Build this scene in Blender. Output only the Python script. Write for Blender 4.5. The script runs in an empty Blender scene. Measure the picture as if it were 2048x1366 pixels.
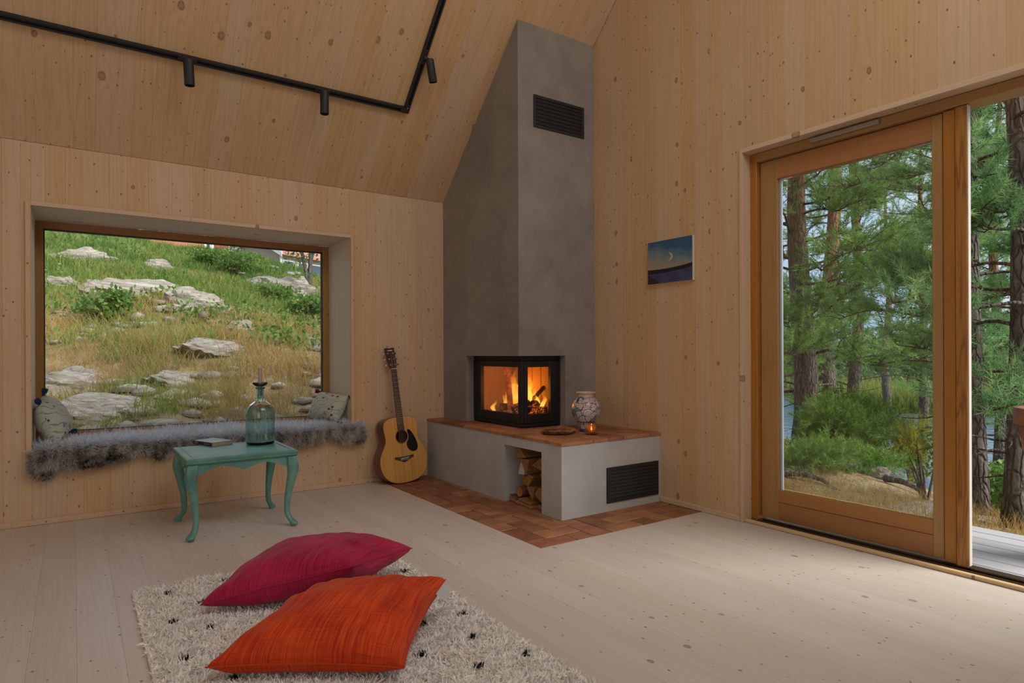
import bpy, bmesh, math, random
import numpy as np
from mathutils import Vector, Matrix
random.seed(7); RNG = np.random.default_rng(7)
SC = bpy.context.scene; COL = SC.collection
PI = math.pi

# ------------------------------------------------------------------ camera
cam = bpy.data.cameras.new('camera'); cam_o = bpy.data.objects.new('camera', cam); COL.objects.link(cam_o)
cam.sensor_fit = 'HORIZONTAL'; cam.sensor_width = 36.0
FPX = 1265.0; YAW = math.radians(34.75); ROLL = math.radians(0.25)
cam.lens = FPX / 2048 * 36.0
cam.shift_y = (703.5 - 683.0) / 2048
cam.clip_start = 0.05; cam.clip_end = 500
fw = Vector((math.sin(YAW), math.cos(YAW), 0)); up = Vector((0, 0, 1))
rt = Vector((math.cos(YAW), -math.sin(YAW), 0))
# picture content is turned counter-clockwise by ROLL -> the camera is turned clockwise
crt = rt * math.cos(ROLL) - up * math.sin(ROLL); cup = rt * math.sin(ROLL) + up * math.cos(ROLL)
M = Matrix((crt, cup, -fw)).transposed().to_4x4(); M.translation = (0, 0, 1.0)
cam_o.matrix_world = M
SC.camera = cam_o

# ------------------------------------------------------------------ light and exposure
SC.view_settings.view_transform = 'Standard'; SC.view_settings.look = 'None'
SC.view_settings.gamma = 1.0; SC.view_settings.use_curve_mapping = False
SC.view_settings.exposure = 0.0
W = bpy.data.worlds.new('world'); SC.world = W; W.use_nodes = True
wn, wl = W.node_tree.nodes, W.node_tree.links
wn.clear()
wo = wn.new('ShaderNodeOutputWorld'); wb = wn.new('ShaderNodeBackground'); wl.new(wb.outputs[0], wo.inputs[0])
wt = wn.new('ShaderNodeTexCoord'); wz = wn.new('ShaderNodeTexNoise'); wz.inputs['Scale'].default_value = 3.2; wz.inputs['Detail'].default_value = 6
wm = wn.new('ShaderNodeMapping'); wm.inputs['Scale'].default_value = (1, 1, 2.4)
wl.new(wt.outputs['Generated'], wm.inputs[0]); wl.new(wm.outputs[0], wz.inputs['Vector'])
wr = wn.new('ShaderNodeValToRGB'); wr.color_ramp.elements[0].position = .38; wr.color_ramp.elements[1].position = .62
wr.color_ramp.elements[0].color = (.46, .62, .86, 1); wr.color_ramp.elements[1].color = (.86, .90, .96, 1)
wl.new(wz.outputs[0], wr.inputs[0]); wl.new(wr.outputs[0], wb.inputs[0])
wb.inputs[1].default_value = 1.1

def lamp(name, kind, loc, rot, energy, color=(1, 1, 1), **kw):
    l = bpy.data.lights.new(name, kind); l.energy = energy; l.color = color
    for k, v in kw.items(): setattr(l, k, v)
    o = bpy.data.objects.new(name, l); COL.objects.link(o); o.location = loc; o.rotation_euler = rot
    return o
# soft sun behind high cloud, from over the lake side
sun = lamp('sun', 'SUN', (0, -10, 12), (0, 0, 0), 6.0, (1, .97, .92), angle=math.radians(45))
sun.rotation_euler = Vector((-.33, .70, -.63)).to_track_quat('-Z', 'Y').to_euler()
# unseen area fills added behind the viewer, under the roof and on the gables
lamp('near_fill', 'AREA', (-1.75, -1.32, 1.35), (math.radians(90), 0, 0), 15, (.97, .97, 1), shape='RECTANGLE', size=2.5, size_y=1.6)
lamp('roof_fill', 'AREA', (1.5, .15, 3.72), (math.radians(44.4), 0, 0), 37, (.95, .97, 1), shape='RECTANGLE', size=1.9, size_y=1.2)
lamp('gable_fill', 'AREA', (3.19, .15, 3.45), (0, math.radians(90), 0), 28, (.95, .975, 1), shape='RECTANGLE', size=1.1, size_y=1.3)
lamp('rear_fill', 'AREA', (-3.15, 1.6, 1.9), (0, math.radians(-90), 0), 15, (1, .97, .93), shape='RECTANGLE', size=2.6, size_y=3.6)

# ------------------------------------------------------------------ helpers
def link(o, parent=None):
    COL.objects.link(o)
    if parent is not None: o.parent = parent
    return o
def tag(o, label=None, cat=None, group=None, kind=None):
    if label: o['label'] = label
    if cat: o['category'] = cat
    if group: o['group'] = group
    if kind: o['kind'] = kind
    return o
def empty(name, loc=(0, 0, 0), rz=0, label=None, cat=None, group=None, kind=None, rot=None):
    o = bpy.data.objects.new(name, None); o.location = loc; o.rotation_euler = rot if rot else (0, 0, rz); o.empty_display_size = .05
    link(o); return tag(o, label, cat, group, kind)
def mesh_obj(name, me, mat, parent=None, loc=None, rot=None):
    o = bpy.data.objects.new(name, me); link(o, parent)
    if mat is not None and not me.materials: me.materials.append(mat)
    if loc is not None: o.location = loc
    if rot is not None: o.rotation_euler = rot
    return o
def obj(name, bm, mat, parent=None, smooth=False, loc=None, rot=None):
    me = bpy.data.meshes.new(name); bmesh.ops.recalc_face_normals(bm, faces=bm.faces[:]); bm.to_mesh(me); bm.free()
    if smooth:
        me.polygons.foreach_set('use_smooth', [True] * len(me.polygons))
        if smooth != True: me.set_sharp_from_angle(angle=math.radians(smooth))
    return mesh_obj(name, me, mat, parent, loc, rot)
def tri_mesh(name, verts, tris, attrs=None):
    """fast mesh from numpy arrays (triangles)"""
    me = bpy.data.meshes.new(name)
    n, t = len(verts), len(tris)
    me.vertices.add(n); me.vertices.foreach_set('co', np.ascontiguousarray(verts, dtype=np.float32).ravel())
    me.loops.add(t * 3); me.loops.foreach_set('vertex_index', np.ascontiguousarray(tris, dtype=np.int32).ravel())
    me.polygons.add(t); me.polygons.foreach_set('loop_start', np.arange(0, t * 3, 3, dtype=np.int32))
    me.update(calc_edges=True)
    if attrs:
        for k, v in attrs.items():
            a = me.attributes.new(k, 'FLOAT', 'POINT'); a.data.foreach_set('value', np.ascontiguousarray(v, dtype=np.float32))
    return me
def B(): return bmesh.new()
def bx(bm, lo, hi, bev=0, seg=1):
    lo = Vector(lo); hi = Vector(hi)
    r = bmesh.ops.create_cube(bm, size=1)
    vs = r['verts']
    for v in vs: v.co = Vector((lo[i] + (v.co[i] + .5) * (hi[i] - lo[i]) for i in range(3)))
    if bev:
        es = list({e for v in vs for e in v.link_edges})
        bmesh.ops.bevel(bm, geom=es, offset=bev, segments=seg, affect='EDGES', profile=.5)
    return bm
def prism(bm, pts, axis, a, b):
    """extrude a 2-D polygon (in the other two axes, in xyz order) from a to b along axis"""
    def P(p, t):
        q = list(p); q.insert(axis, t); return Vector(q)
    A = [bm.verts.new(P(p, a)) for p in pts]; Bv = [bm.verts.new(P(p, b)) for p in pts]
    n = len(pts)
    bm.faces.new(A); bm.faces.new(Bv[::-1])
    for i in range(n): bm.faces.new((A[i], A[(i + 1) % n], Bv[(i + 1) % n], Bv[i]))
    return bm
def lathe(bm, prof, seg=32, cx=0, cy=0, cap=True):
    rings = []
    for r, z in prof:
        if r < 1e-6: rings.append([bm.verts.new((cx, cy, z))])
        else: rings.append([bm.verts.new((cx + r * math.cos(2 * PI * k / seg), cy + r * math.sin(2 * PI * k / seg), z)) for k in range(seg)])
    for a, b in zip(rings, rings[1:]):
        for k in range(seg):
            q = (k + 1) % seg
            if len(a) == 1 and len(b) == 1: continue
            if len(a) == 1: bm.faces.new((a[0], b[k], b[q]))
            elif len(b) == 1: bm.faces.new((a[k], a[q], b[0]))
            else: bm.faces.new((a[k], a[q], b[q], b[k]))
    if cap:
        for r in (rings[0], rings[-1]):
            if len(r) > 2: bm.faces.new(r)
    return bm
def tube(bm, pts, rad, seg=8, cap=True, flat=1.0):
    pts = [Vector(p) for p in pts]
    n = len(pts); rads = rad if hasattr(rad, '__len__') else [rad] * n
    rings = []; ref = None
    for i, p in enumerate(pts):
        t = (pts[min(i + 1, n - 1)] - pts[max(i - 1, 0)]).normalized()
        if ref is None: ref = t.orthogonal().normalized()
        ref = (ref - t * ref.dot(t))
        ref = ref.normalized() if ref.length > 1e-6 else t.orthogonal().normalized()
        bi = t.cross(ref)
        rings.append([bm.verts.new(p + (ref * math.cos(2 * PI * k / seg) + bi * math.sin(2 * PI * k / seg) * flat) * rads[i]) for k in range(seg)])
    for a, b in zip(rings, rings[1:]):
        for k in range(seg): bm.faces.new((a[k], a[(k + 1) % seg], b[(k + 1) % seg], b[k]))
    if cap: bm.faces.new(rings[0][::-1]); bm.faces.new(rings[-1])
    return bm
def smooth_curve(pts, n=24, closed=False):
    """Catmull-Rom through points"""
    P = [np.array(p, float) for p in pts]; m = len(P); out = []
    segs = m if closed else m - 1
    per = max(2, n // segs)
    for i in range(segs):
        g = (lambda k: P[k % m]) if closed else (lambda k: P[min(max(k, 0), m - 1)])
        p0, p1, p2, p3 = g(i - 1), g(i), g(i + 1), g(i + 2)
        for s in range(per):
            t = s / per
            out.append(.5 * (2 * p1 + (p2 - p0) * t + (2 * p0 - 5 * p1 + 4 * p2 - p3) * t * t + (3 * p1 - p0 - 3 * p2 + p3) * t ** 3))
    if not closed: out.append(P[-1])
    return out
def dup(root, loc=None, rz=None, label=None, rot=None, scale=None):
    r = root.copy(); COL.objects.link(r)
    if loc is not None: r.location = loc
    if rz is not None: r.rotation_euler = (0, 0, rz)
    if rot is not None: r.rotation_euler = rot
    if scale is not None: r.scale = (scale,) * 3 if not hasattr(scale, '__len__') else scale
    if label: r['label'] = label
    for ch in list(root.children):
        c = ch.copy(); COL.objects.link(c); c.parent = r
        for g in list(ch.children):
            d = g.copy(); COL.objects.link(d); d.parent = c
    return r

# ------------------------------------------------------------------ materials
class NT:
    """small node-tree writer"""
    def __init__(self, name):
        self.m = bpy.data.materials.new(name); self.m.use_nodes = True
        self.n = self.m.node_tree.nodes; self.l = self.m.node_tree.links
        self.b = self.n['Principled BSDF']; self.out = self.n['Material Output']
    def new(self, t, **kw):
        o = self.n.new(t)
        for k, v in kw.items(): setattr(o, k, v)
        return o
    def set(self, sock, v):
        if hasattr(v, 'is_linked') or isinstance(v, bpy.types.NodeSocket): self.l.new(v, sock)
        elif hasattr(v, '__len__') and len(v) == 3 and sock.type == 'RGBA': sock.default_value = (*v, 1)
        else: sock.default_value = v
    def math(self, op, a, b=0, c=0, clamp=False):
        o = self.new('ShaderNodeMath', operation=op, use_clamp=clamp)
        self.set(o.inputs[0], a); self.set(o.inputs[1], b); self.set(o.inputs[2], c); return o.outputs[0]
    def vmath(self, op, a, b=(0, 0, 0)):
        o = self.new('ShaderNodeVectorMath', operation=op); self.set(o.inputs[0], a)
        if op == 'SCALE': self.set(o.inputs['Scale'], b)
        else: self.set(o.inputs[1], b)
        return o.outputs[0] if op not in ('LENGTH', 'DISTANCE', 'DOT_PRODUCT') else o.outputs['Value']
    def mix(self, f, a, b, mode='MIX'):
        o = self.new('ShaderNodeMix', data_type='RGBA', blend_type=mode)
        self.set(o.inputs[0], f); self.set(o.inputs[6], a); self.set(o.inputs[7], b); return o.outputs[2]
    def ramp(self, f, stops, interp='LINEAR'):
        o = self.new('ShaderNodeValToRGB'); cr = o.color_ramp; cr.interpolation = interp
        while len(cr.elements) < len(stops): cr.elements.new(.5)
        for e, (p, c) in zip(cr.elements, stops):
            e.position = p; e.color = (*c, 1) if hasattr(c, '__len__') else (c, c, c, 1)
        self.set(o.inputs[0], f); return o.outputs[0]
    def coord(self, which='Object'): return self.new('ShaderNodeTexCoord').outputs[which]
    def rand(self): return self.new('ShaderNodeObjectInfo').outputs['Random']
    def noise(self, vec, scale=5, detail=3, rough=.5, out=0, dist=0):
        o = self.new('ShaderNodeTexNoise'); self.set(o.inputs['Vector'], vec)
        o.inputs['Scale'].default_value = scale; o.inputs['Detail'].default_value = detail; o.inputs['Roughness'].default_value = rough
        o.inputs['Distortion'].default_value = dist
        return o.outputs[out]
    def voro(self, vec, scale=5, feature='F1', out='Distance', rnd=1):
        o = self.new('ShaderNodeTexVoronoi', feature=feature); self.set(o.inputs['Vector'], vec)
        o.inputs['Scale'].default_value = scale; o.inputs['Randomness'].default_value = rnd
        return o if out is None else o.outputs[out]
    def map(self, f, a, b, c, d, smooth=False):
        o = self.new('ShaderNodeMapRange', interpolation_type='SMOOTHSTEP' if smooth else 'LINEAR')
        self.set(o.inputs[0], f)
        for i, v in enumerate((a, b, c, d)): self.set(o.inputs[i + 1], v)
        return o.outputs[0]
    def xyz(self, vec):
        o = self.new('ShaderNodeSeparateXYZ'); self.set(o.inputs[0], vec); return o.outputs
    def comb(self, x, y, z):
        o = self.new('ShaderNodeCombineXYZ')
        for i, v in enumerate((x, y, z)): self.set(o.inputs[i], v)
        return o.outputs[0]
    def hsv(self, col, h=.5, s=1, v=1):
        o = self.new('ShaderNodeHueSaturation'); self.set(o.inputs['Hue'], h); self.set(o.inputs['Saturation'], s); self.set(o.inputs['Value'], v)
        self.set(o.inputs['Color'], col); return o.outputs[0]
    def bump(self, h, strength=.2, dist=.01):
        o = self.new('ShaderNodeBump'); o.inputs['Strength'].default_value = strength; o.inputs['Distance'].default_value = dist
        self.set(o.inputs['Height'], h); self.l.new(o.outputs[0], self.b.inputs['Normal'])
    def fin(self, col=None, rough=None, metal=None, **kw):
        if col is not None: self.set(self.b.inputs['Base Color'], col)
        if rough is not None: self.set(self.b.inputs['Roughness'], rough)
        if metal is not None: self.set(self.b.inputs['Metallic'], metal)
        for k, v in kw.items(): self.set(self.b.inputs[k.replace('_', ' ')], v)
        return self.m

def wood(name, base, dark, knot, rough=.55, ring=.35, freq=300., warp=1.0, knot_scale=5.0, knot_amt=.45, pin=True, jit=.10, pale=None, spec=.35, hue=.012, knot_size=.11):
    """board wood; local Z runs along the grain, X across"""
    t = NT(name); c = t.coord(); r = t.rand()
    off = t.vmath('SCALE', t.comb(13.7, 41.3, 29.1), r)
    p = t.vmath('ADD', c, off)
    # knots
    px_, py_, pz_ = t.xyz(p)
    def voro2(sx, sz):
        v_ = t.new('ShaderNodeTexVoronoi', voronoi_dimensions='2D'); t.l.new(t.comb(t.math('MULTIPLY', px_, sx), t.math('MULTIPLY', pz_, sz), 0), v_.inputs['Vector']); v_.inputs['Scale'].default_value = 1.0; return v_
    vk = voro2(knot_scale * 1.15, knot_scale * .8); dk = vk.outputs['Distance']; ck = t.xyz(vk.outputs['Color'])
    size = t.map(ck[0], 1 - knot_amt, 1, 0, knot_size)
    wob = t.noise(t.vmath('MULTIPLY', p, (70, 70, 70)), 1, 2)
    km = t.math('SUBTRACT', t.math('MULTIPLY', size, t.math('ADD', .7, t.math('MULTIPLY', wob, .6))), dk)
    kmask = t.map(km, -.006, .02, 0, 1, True)
    kcore = t.map(km, .015, .06, 0, 1, True)
    # grain
    pw = t.vmath('MULTIPLY', p, (7.5, 7.5, .55)); w1 = t.noise(pw, 1, 4, .55)
    x = t.xyz(p)[0]
    bulge = t.map(t.math('SUBTRACT', dk, t.math('MULTIPLY', size, 1.2)), 0, .25, 1, 0, True)
    has = t.map(size, .005, .05, 0, 1)
    ph = t.math('ADD', t.math('MULTIPLY', x, freq), t.math('MULTIPLY', w1, 34 * warp))
    ph = t.math('ADD', ph, t.math('MULTIPLY', t.math('MULTIPLY', bulge, has), 5.0))
    rs = t.math('ADD', t.math('MULTIPLY', t.math('SINE', ph), .5), .5)
    rs = t.math('POWER', rs, 3.0)
    fine = t.noise(t.vmath('MULTIPLY', p, (170, 170, 2.2)), 1, 2, .6)
    blotch = t.noise(t.vmath('MULTIPLY', p, (7, 7, 1.1)), 1, 3, .5)
    col = t.mix(t.math('MULTIPLY', rs, t.math('MULTIPLY', ring, t.map(blotch, .3, .7, .25, 1))), base, dark)
    col = t.mix(t.map(fine, .45, .75, 0, .35 * ring + .12), col, dark)
    if pale: col = t.mix(t.map(blotch, .45, .7, 0, .55), col, pale)
    col = t.hsv(col, t.map(r, 0, 1, .5 - hue, .5 + hue), t.map(t.math('FRACT', t.math('MULTIPLY', r, 17.3)), 0, 1, .9, 1.1), t.map(t.math('FRACT', t.math('MULTIPLY', r, 7.7)), 0, 1, 1 - jit, 1 + jit))
    col = t.mix(t.math('MULTIPLY', kmask, .78), col, knot)
    col = t.mix(t.math('MULTIPLY', kcore, .35), col, t.hsv(knot, v=1.9, s=.7) if False else base)
    if pin:
        vp = voro2(17, 12)
        cp = t.xyz(vp.outputs['Color'])
        ps = t.map(cp[1], .50, 1, 0, .085)
        pm = t.map(t.math('SUBTRACT', ps, vp.outputs['Distance']), -.012, .015, 0, 1, True)
        col = t.mix(t.math('MULTIPLY', pm, .8), col, t.vmath('SCALE', t.comb(*knot), .75) if not isinstance(knot, bpy.types.NodeSocket) else knot)
    t.bump(t.math('ADD', t.math('MULTIPLY', rs, .5), fine), .12, .002)
    return t.fin(col, rough, 0, Specular_IOR_Level=spec)

MW = {}
MW['wall'] = wood('spruce_wall', (.57, .385, .215), (.40, .235, .112), (.16, .075, .032), ring=.34, freq=210, knot_scale=6.5, knot_amt=.27, jit=.022, pale=(.60, .43, .26), hue=.002)
MW['ceil'] = wood('spruce_ceiling', (.585, .39, .215), (.40, .23, .105), (.21, .12, .06), ring=.48, freq=150, warp=1.6, knot_scale=3.6, knot_amt=.5, jit=.022, pale=(.61, .435, .265), hue=.002, knot_size=.10)
MW['floor'] = wood('soaped_pine_floor', (.585, .51, .435), (.46, .375, .295), (.20, .155, .115), rough=.45, ring=.32, freq=230, warp=1.2, knot_scale=5.0, knot_amt=.32, jit=.02, pale=(.64, .58, .52), spec=.4, hue=.006, knot_size=.085)
MW['trim'] = wood('spruce_trim', (.60, .42, .26), (.45, .28, .15), (.2, .1, .045), ring=.3, knot_amt=.25, jit=.05, pale=(.62, .46, .31))
MW['reveal'] = wood('whitewashed_reveal', (.64, .56, .44), (.53, .44, .33), (.18, .12, .07), ring=.25, knot_amt=.4, jit=.04, pale=(.66, .59, .48))
MW['oiled'] = wood('oiled_pine_joinery', (.37, .175, .047), (.24, .095, .02), (.10, .03, .008), rough=.38, ring=.4, freq=240, knot_amt=.15, pin=False, jit=.06, spec=.5)
MW['post'] = wood('oiled_pine_flame_grain', (.37, .17, .045), (.14, .045, .010), (.10, .03, .008), rough=.38, ring=.85, freq=110, warp=2.6, knot_amt=.1, pin=False, jit=.02, spec=.5)
MW['deck'] = wood('weathered_deck', (.40, .40, .41), (.23, .225, .225), (.14, .13, .12), rough=.75, ring=.5, freq=300, knot_amt=.2, pin=False, jit=.10, hue=0.004)

def plain(name, col, rough=.5, metal=0, **kw): return NT(name).fin(col, rough, metal, **kw)
def plaster(name, a, b, rough=.75):
    t = NT(name); c = t.coord()
    n1 = t.noise(c, 2.3, 5, .6); n2 = t.noise(c, 9, 4, .6); n3 = t.noise(c, 60, 2)
    f = t.math('ADD', t.math('MULTIPLY', n1, .7), t.math('MULTIPLY', n2, .3))
    col = t.ramp(f, [(.32, a), (.5, tuple((x + y) / 2 for x, y in zip(a, b))), (.68, b)])
    st = t.noise(t.vmath('MULTIPLY', c, (3, 3, 1)), 1.7, 4)
    col = t.mix(t.map(st, .56, .74, 0, .22), col, tuple(k * .95 for k in a))
    t.bump(t.math('ADD', n2, t.math('MULTIPLY', n3, .3)), .12, .004)
    return t.fin(col, rough, 0, Specular_IOR_Level=.3)
M_PLASTER = plaster('grey_plaster', (.20, .178, .150), (.315, .285, .245))
M_BENCH = plaster('pale_grey_plaster', (.375, .365, .34), (.50, .49, .475))
def terracotta():
    t = NT('terracotta'); c = t.coord(); r = t.rand()
    p = t.vmath('ADD', c, t.vmath('SCALE', t.comb(9.1, 5.3, 3.3), r))
    n = t.noise(p, 9, 4, .6); n2 = t.noise(p, 55, 3)
    col = t.ramp(n, [(.3, (.23, .090, .042)), (.55, (.34, .148, .072)), (.75, (.41, .20, .11))])
    col = t.hsv(col, t.map(r, 0, 1, .49, .51), 1, t.map(t.math('FRACT', t.math('MULTIPLY', r, 9.7)), 0, 1, .72, 1.2))
    col = t.mix(t.map(n2, .6, .8, 0, .3), col, (.2, .09, .05))
    t.bump(n2, .15, .002)
    return t.fin(col, .6, 0, Specular_IOR_Level=.3)
M_TILE = terracotta()
M_GROUT = plain('grout', (.06, .042, .032), .9)
M_BLACK = plain('black_steel', (.012, .012, .013), .42, 0, Specular_IOR_Level=.4)
M_BLACKM = plain('matt_black', (.014, .014, .015), .55)
M_DARK = plain('dark_void', (.01, .009, .008), .9)
M_STEEL = plain('brushed_steel', (.42, .39, .35), .38, .7)
def pane_mat(name, tint=(.97, .985, .98), refl=1.0):
    t = NT(name); t.n.remove(t.b)
    tr = t.new('ShaderNodeBsdfTransparent'); tr.inputs[0].default_value = (*tint, 1)
    gl = t.new('ShaderNodeBsdfGlossy'); gl.inputs['Roughness'].default_value = .01; gl.inputs[0].default_value = (1, 1, 1, 1)
    fr = t.new('ShaderNodeFresnel'); fr.inputs[0].default_value = 1.45
    mx = t.new('ShaderNodeMixShader'); t.l.new(t.math('MULTIPLY', fr.outputs[0], refl), mx.inputs[0])
    t.l.new(tr.outputs[0], mx.inputs[1]); t.l.new(gl.outputs[0], mx.inputs[2]); t.l.new(mx.outputs[0], t.out.inputs[0])
    return t.m
M_PANE = pane_mat('window_glass')
def emit(name, col, s):
    t = NT(name); t.n.remove(t.b); e = t.new('ShaderNodeEmission'); t.set(e.inputs[0], col); t.set(e.inputs[1], s); t.l.new(e.outputs[0], t.out.inputs[0]); return t.m
# ------------------------------------------------------------------ the room
XW, YW, KNEE, SLOPE, YR = 3.216, 4.622, 2.235, 0.978, 1.6
X0, Y0 = -3.2, -1.4
def ceil_z(y):
    return KNEE + SLOPE * (YW - y) if y >= YR else KNEE + SLOPE * (YW - YR) - SLOPE * (YR - y)
def structure(name, bm, mat, parent=None, label=None, smooth=False):
    o = obj(name, bm, mat, parent, smooth)
    if parent is None: o['kind'] = 'structure'
    if label: o['label'] = label
    return o
def board_mesh(name, w, d, z0a, z0b, z1a, z1b, c=.0008):
    """chamfered board: local X across (centre 0), Y out to -d..0 (face at 0), Z along; ends may slope"""
    h = w / 2
    prof = [(-h, -d), (-h, -c), (-h + c, 0), (h - c, 0), (h, -c), (h, -d)]
    bm = B()
    f = lambda x, a, b: a + (b - a) * (x + h) / w
    A = [bm.verts.new((x, y, f(x, z0a, z0b))) for x, y in prof]; T = [bm.verts.new((x, y, f(x, z1a, z1b))) for x, y in prof]
    bm.faces.new(A); bm.faces.new(T[::-1])
    for i in range(6): bm.faces.new((A[i], A[(i + 1) % 6], T[(i + 1) % 6], T[i]))
    bmesh.ops.recalc_face_normals(bm, faces=bm.faces[:])
    me = bpy.data.meshes.new(name); bm.to_mesh(me); bm.free(); return me
def widths(a, b, lo, hi, cuts=()):
    """break a..b into board edges with random widths, cut as well at the given places"""
    e = [a]
    while e[-1] < b - hi * 1.2: e.append(e[-1] + random.uniform(lo, hi))
    e.append(b)
    for c in cuts:
        e = [x for x in e if abs(x - c) > .035 or x in (a, b)] + [c]
    return sorted(set(e))
G = .00015   # half joint
# --- floor ---------------------------------------------------------
HX0, HX1, HY0, HY1 = 1.950, XW, 2.558, YW                     # hearth paving
floor = structure('floor', bx(B(), (X0 - .2, Y0 - .2, -.22), (XW + .02, YW + .02, -.024)), M_GROUT)
RF = Matrix(((1, 0, 0), (0, 0, 1), (0, -1, 0)))                # placeholder, replaced below
def floor_plank(x0, x1, y0, y1):
    me = board_mesh('plank', x1 - x0 - 2 * G, .02, 0, 0, y1 - y0 - 2 * G, y1 - y0 - 2 * G, c=.0004)
    o = mesh_obj('plank', me, MW['floor'], floor)
    # local X->world -X , local Y->world Z, local Z->world Y  (right-handed)
    o.matrix_local = Matrix(((-1, 0, 0, (x0 + x1) / 2), (0, 0, 1, y0 + G), (0, 1, 0, 0), (0, 0, 0, 1)))
e = widths(X0, XW + .0, .128, .142, (HX0,))
for a, b in zip(e, e[1:]):
    top = HY0 if a >= HX0 - .001 else YW
    y = Y0; ys = [y]
    y += random.uniform(.6, 3.4)
    while y < top - .5: ys.append(y); y += random.uniform(2.2, 4.2)
    ys.append(top)
    for p, q in zip(ys, ys[1:]): floor_plank(a, b, p, q)
# herringbone terracotta, laid 1:2
def herringbone(parent, x0, y0, x1, y1, z0, z1, m=.1255, gap=.0065, skip=None, inside=None, bev=.003):
    nx = int((x1 - x0) / m) + 3; ny = int((y1 - y0) / m) + 3
    for i in range(-2, nx):
        for j in range(-2, ny):
            k = (i - j) % 4
            if k == 0: cells = (i, j, i + 2, j + 1)
            elif k == 3: cells = (i, j, i + 1, j + 2)
            else: continue
            ax, ay, cx, cy = x0 + cells[0] * m, y0 + cells[1] * m, x0 + cells[2] * m, y0 + cells[3] * m
            ax, ay, cx, cy = max(ax, x0), max(ay, y0), min(cx, x1), min(cy, y1)
            rects = [(ax, ay, cx, cy)]
            if skip:                                            # cut the tile round a block standing on the paving
                sx0, sy0, sx1, sy1 = skip; out = []
                for (a, b, c, d) in rects:
                    if a >= sx0 and b >= sy0: continue
                    if c > sx0 and d > sy0:
                        if a < sx0: out.append((a, b, sx0, d))
                        elif b < sy0: out.append((a, b, c, sy0))
                    else: out.append((a, b, c, d))
                rects = out
            for (a, b, c, d) in rects:
                if c - a < .02 or d - b < .02: continue
                g = gap / 2; dz = random.uniform(-.0012, .0008)
                bm = bx(B(), (a + g - (a + c) / 2, b + g - (b + d) / 2, z0 - z1), (c - g - (a + c) / 2, d - g - (b + d) / 2, 0), bev)
                o = obj('tile', bm, M_TILE, parent); o.location = ((a + c) / 2, (b + d) / 2, z1 + dz)
structure('hearth_bed', bx(B(), (HX0, HY0, -.023), (HX1, HY1, -.0028)), M_GROUT, floor)
# the niche floor is paved too, so only the solid part of the hearth block is skipped
herringbone(floor, HX0, HY0, HX1, HY1, -.02, .0, skip=(2.50, 2.96, 9, 9))

# --- left wall (window seat) ------------------------------------------
WX0, WX1, WZ0, WZ1 = -.200, 1.720, .428, 1.863
bm = B()
for lo, hi in (((X0 - .2, 4.64, -.2), (WX0 - .02, 5.18, 2.4)), ((WX1 + .02, 4.64, -.2), (XW + .2, 5.18, 2.4)),
               ((WX0 - .02, 4.64, -.2), (WX1 + .02, 5.18, WZ0 - .03)), ((WX0 - .02, 4.64, WZ1 + .02), (WX1 + .02, 5.18, 2.55))): bx(bm, lo, hi)
wall_left = structure('wall_left', bm, MW['wall'])
def wall_board(parent, mat, frame, w, d, *z, name='board', c=.0008):
    o = mesh_obj(name, board_mesh(name, w, d, *z, c=c), mat, parent); o.matrix_local = frame; return o
e = widths(X0, 3.0, .085, .150, (WX0, WX1))
for a, b in zip(e, e[1:]):
    w = b - a - 2 * G; cx = (a + b) / 2
    F = Matrix(((1, 0, 0, cx), (0, -1, 0, YW), (0, 0, 1, 0), (0, 0, 0, 1)))
    F = Matrix(((-1, 0, 0, cx), (0, -1, 0, YW), (0, 0, 1, 0), (0, 0, 0, 1)))   # face looks to -Y
    inside = a >= WX0 - .001 and b <= WX1 + .001
    for z0, z1 in (((0, WZ0 - .026), (WZ1 + .012, KNEE - .002)) if inside else ((0, KNEE - .002),)):
        wall_board(wall_left, MW['wall'], F, w, .018, z0, z0, z1, z1)
# --- right wall (gable with the sliding door) -----------------------------
DY0, DY1, DZ1 = -.15, 2.262, 2.152
bm = B()
top = lambda y: ceil_z(y) + .08
prism(bm, [(DY1 + .02, -.2), (5.0, -.2), (5.0, top(5.0)), (DY1 + .02, top(DY1 + .02))], 0, XW + .018, XW + .22)
prism(bm, [(DY0 - .02, DZ1 + .02), (DY1 + .02, DZ1 + .02), (DY1 + .02, top(DY1 + .02)), (YR, top(YR)), (DY0 - .02, top(DY0 - .02))], 0, XW + .018, XW + .22)
prism(bm, [(Y0 - .3, -.2), (DY0 - .02, -.2), (DY0 - .02, top(DY0 - .02)), (Y0 - .3, top(Y0 - .3))], 0, XW + .018, XW + .22)
wall_right = structure('wall_right', bm, MW['wall'])
e = widths(Y0, YW, .085, .150, (DY0, YR, DY1))
for a, b in zip(e, e[1:]):
    if b > 3.60 + .15: continue                                   # behind the chimney
    w = b - a - 2 * G; cy = (a + b) / 2
    F = Matrix(((0, -1, 0, XW), (1, 0, 0, cy), (0, 0, 1, 0), (0, 0, 0, 1)))     # local X -> +Y, face looks to -X
    inside = a >= DY0 - .001 and b <= DY1 + .001
    z0 = DZ1 + .012 if inside else 0
    wall_board(wall_right, MW['wall'], F, w, .018, z0, z0, ceil_z(a) - .003, ceil_z(b) - .003)
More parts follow.
